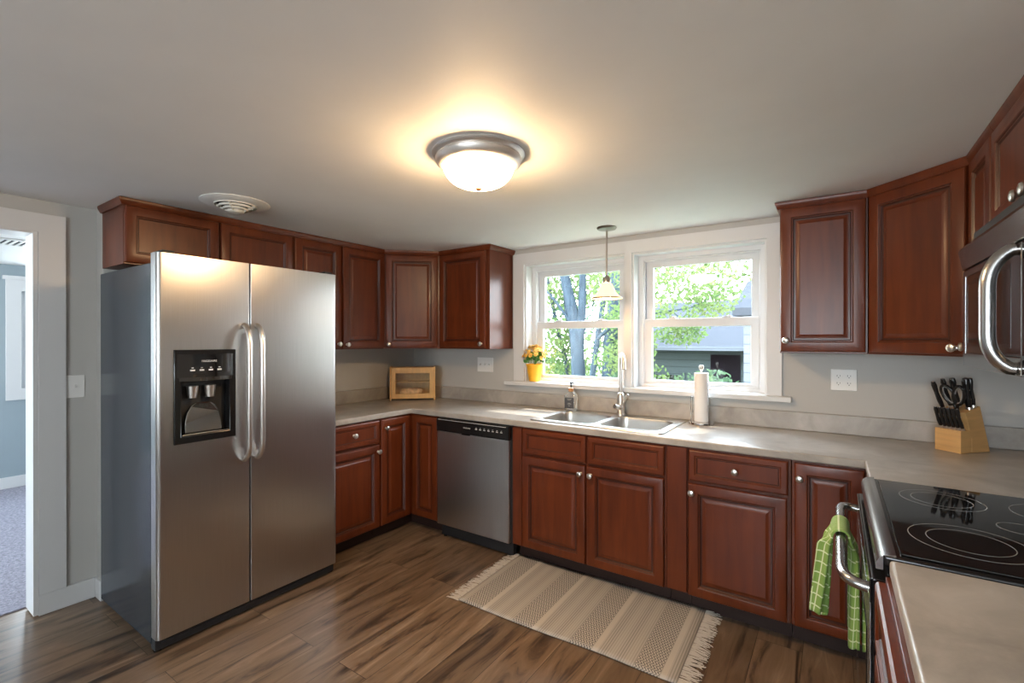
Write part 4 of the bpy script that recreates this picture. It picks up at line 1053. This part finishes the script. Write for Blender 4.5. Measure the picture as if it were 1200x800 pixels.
def leaves(b, c, rad, n, size, rnd, shell=.0):
    for k in range(n):
        while True:
            p = Vector([rnd.uniform(-1, 1) for _ in range(3)])
            if p.length < 1: break
        p = Vector((p.x*rad[0], p.y*rad[1], p.z*rad[2])) + Vector(c)
        d = Vector([rnd.gauss(0, 1) for _ in range(3)]).normalized(); s_ = d.orthogonal().normalized(); s_ = (Matrix.Rotation(rnd.uniform(0, 6), 3, d) @ s_)
        L = size*rnd.uniform(.6, 1.3)
        b.add([p, p+d*L*.5+s_*L*.3, p+d*L, p+d*L*.5-s_*L*.3], [(0,1,2,3)])
def tree(name, label, trunk, r0, r1, branches, clumps, n, size, m='leaf', seed=1, group=None):
    rnd = random.Random(seed); base = trunk[0]
    t = thing(name, label, 'tree', base, 0, group); O = Vector(base)
    P = [Vector(p)-O for p in trunk]
    b = B(); k = len(P); b.tube(P, [r0+(r1-r0)*i/(k-1) for i in range(k)], 12); b.build('trunk', M['bark'], t, smooth=60)
    for br in branches:
        Q = [Vector(p)-O for p in br[0]]; b = B(); k = len(Q); b.tube(Q, [br[1]*(1-.75*i/(k-1)) for i in range(k)], 8); b.build('branch', M['bark'], t, smooth=60)
    if clumps:
        b = B()
        for (c, r) in clumps: leaves(b, Vector(c)-O, r, n, size, rnd)
        b.build('foliage', M[m], t, smooth=0)
    return t
G = -1.2
tree('garden_tree', 'thick forked tree trunk, left of the pair behind the left-hand window', [(-.74, 5, G), (-.78, 5, .6), (-.82, 5, 1.3), (-.90, 5, 1.9), (-1.1, 5, 2.7), (-1.4, 5, 4.2)], .15, .08,
     [([(-.80, 5, 1.2), (-.74, 5.05, 2.0), (-.72, 5.05, 3.0), (-.68, 5.1, 4.2)], .11), ([(-.75, 5, 1.5), (-1.25, 4.9, 2.2), (-1.6, 4.8, 2.6)], .04)],
     [((-.9, 5.2, 3.9), (1.4, 1.2, .9)), ((-1.7, 5.4, 2.5), (.7, .7, .5)), ((-1.4, 5.3, 1.5), (.5, .5, .4))], 700, .085, seed=2)
tree('garden_tree', 'thick tree trunk with a low right branch, right of the pair behind the left-hand window', [(-.26, 5.2, G), (-.26, 5.2, .6), (-.24, 5.2, 1.4), (-.17, 5.2, 2.2), (-.05, 5.2, 4.2)], .155, .09,
     [([(-.25, 5.2, .95), (.0, 5.1, 1.15), (.35, 5.0, 1.55), (.6, 4.9, 2.1)], .05), ([(-.3, 5.2, 1.7), (.2, 5.0, 2.1), (.7, 4.8, 2.7)], .04)],
     [((.25, 5.0, 1.65), (.55, .5, .40)), ((.1, 5.3, 1.15), (.40, .4, .35)), ((0, 5.3, 3.8), (1.3, 1.1, .8)), ((.15, 5.0, .55), (.45, .4, .35))], 600, .08, seed=3)
for i, (x0, x1, y, lab) in enumerate(((-1.35, -1.95, 5.6, 'thin slanting sapling trunk at the left edge of the left-hand window'), (-1.05, -1.45, 5.4, 'thin slanting sapling trunk close to the left of the forked tree'))):
    tree('sapling', lab, [(x0+.25, y, G), (x0, y, .9), ((x0+x1)/2, y, 2.0), (x1, y, 3.4)], .055, .03, [([(x0, y, 1.2), (x0+.3, y, 1.8), (x0+.5, y, 2.6)], .02)],
         [((x0, y+.3, 2.6), (.8, .7, .6)), ((x0-.2, y+.2, .9), (.6, .5, .5)), ((x0+.1, y+.5, .1), (.7, .5, .5))], 600, .08, seed=5+i)
tree('overhanging_tree', 'tree whose leafy branches sweep across the top of the right-hand window', [(-.1, 4.0, G), (-.05, 4.0, .8), (.05, 4.0, 1.5), (.3, 3.9, 2.6), (.4, 3.8, 4.5), (.6, 3.7, 6.5)], .05, .04,
     [([(.05, 4.0, 1.45), (.55, 3.7, 1.75), (1.0, 3.5, 2.15), (1.45, 3.3, 2.9)], .035), ([(.55, 3.7, 1.75), (1.1, 3.6, 1.80), (1.6, 3.5, 1.85), (2.0, 3.4, 2.0)], .016), ([(1.35, 3.55, 1.82), (1.5, 3.5, 1.7), (1.5, 3.5, 1.5)], .01), ([(.5, 3.75, 5.5), (1.9, 3.6, 7.4), (3.8, 3.4, 7.0)], .04), ([(.5, 3.75, 1.7), (.8, 3.6, 1.5), (1.0, 3.5, 1.45)], .012)],
     [((.75, 3.6, 1.75), (.5, .4, .22)), ((1.55, 3.5, 1.80), (.5, .35, .25)), ((1.1, 3.6, 2.35), (.8, .5, .3)), ((1.7, 3.5, 2.35), (.5, .4, .35)), ((1.45, 3.6, 1.5), (.35, .3, .16)), ((.5, 3.6, 1.15), (.30, .3, .2)), ((.9, 3.6, 1.30), (.2, .3, .12)), ((.6, 3.6, 2.2), (.5, .4, .4)), ((1.9, 3.5, 1.95), (.35, .3, .22)), ((3.85, 3.4, 7.0), (.85, .6, .6)), ((3.4, 3.3, 6.3), (.5, .5, .3))], 420, .062, seed=9)  # last two clumps and the high branch are unseen, added to block window sun
tree('background_tree', 'broad leafy tree far behind the twin trunks', [(-4.6, 10, G), (-4.6, 10, 1), (-4.5, 10, 4)], .16, .08, [], [((-4.4, 10, 2.2), (2.0, 1.0, 1.6)), ((-4.4, 10, 0.2), (2.0, .8, 1.0)), ((-6.2, 10, 1.2), (1.8, 1.0, 1.8))], 1500, .16, 'leaf2', seed=21)
tree('background_tree', 'pale leafy tree in the distance behind the right trunk', [(-1.5, 8.6, G), (-1.5, 8.6, 1), (-1.4, 8.6, 3)], .10, .06, [], [((-1.5, 8.6, 1.2), (1.0, .5, 1.0)), ((-1.2, 8.5, .0), (1.0, .4, .7)), ((-1.6, 8.6, 2.9), (1.2, .5, .5))], 600, .15, 'leaf', seed=22)
tree('sky_blocking_tree', 'large leafy tree added out of view to the right, blocking bright sky from the refrigerator doors', [(10.5, 4.8, G), (10.5, 4.8, 1), (10.4, 4.8, 4)], .22, .12, [], [((10.4, 4.8, 2.6), (3.6, 1.3, 2.6)), ((9.8, 5.4, 1.0), (3.0, 1.0, 1.6))], 3200, .30, 'leaf', seed=41)  # unseen tree, added to keep bright sky out of the refrigerator's reflection
tree('background_tree', 'tall pale tree rising behind the grey-green house', [(1.5, 18.5, G), (1.5, 18.5, 2), (1.4, 18.5, 6)], .18, .08, [], [((1.6, 18.5, 4.6), (3.6, 1.2, 2.4)), ((-2.6, 18.8, 3.8), (2.4, 1.2, 2.4))], 1500, .26, 'leaf', seed=24)
def bush(label, c, r, n, size, m, seed):
    t = thing('bush', label, 'bush', (c[0], c[1], G)); b = B(); leaves(b, (0, 0, c[2]-G), r, n, size, random.Random(seed)); b.build('foliage', M[m], t, smooth=0)
    b = B(); rnd = random.Random(seed)
    for k in range(6): b.tube([(0, 0, 0), (rnd.uniform(-.2, .2), rnd.uniform(-.1, .1), (c[2]-G)*.6), (rnd.uniform(-.4, .4)*r[0], rnd.uniform(-.3, .3)*r[1], c[2]-G)], [.02, .015, .008], 6)
    b.build('stems', M['bark'], t)
bush('leafy bush at the lower left corner of the right-hand window', (.72, 4.4, .55), (.42, .35, .55), 700, .085, 'leaf', 31)
bush('blue-green bush low before the white siding in the right-hand window', (1.75, 4.2, .62), (.36, .3, .42), 600, .08, 'leaf2', 32)
bush('low bush in the middle of the right-hand window behind the paper towel', (1.25, 5.2, .45), (.45, .3, .42), 500, .09, 'leaf2', 33)
bush('low bush at the foot of the twin trunks behind the faucet', (.15, 4.4, .35), (.38, .3, .55), 600, .08, 'leaf2', 34)
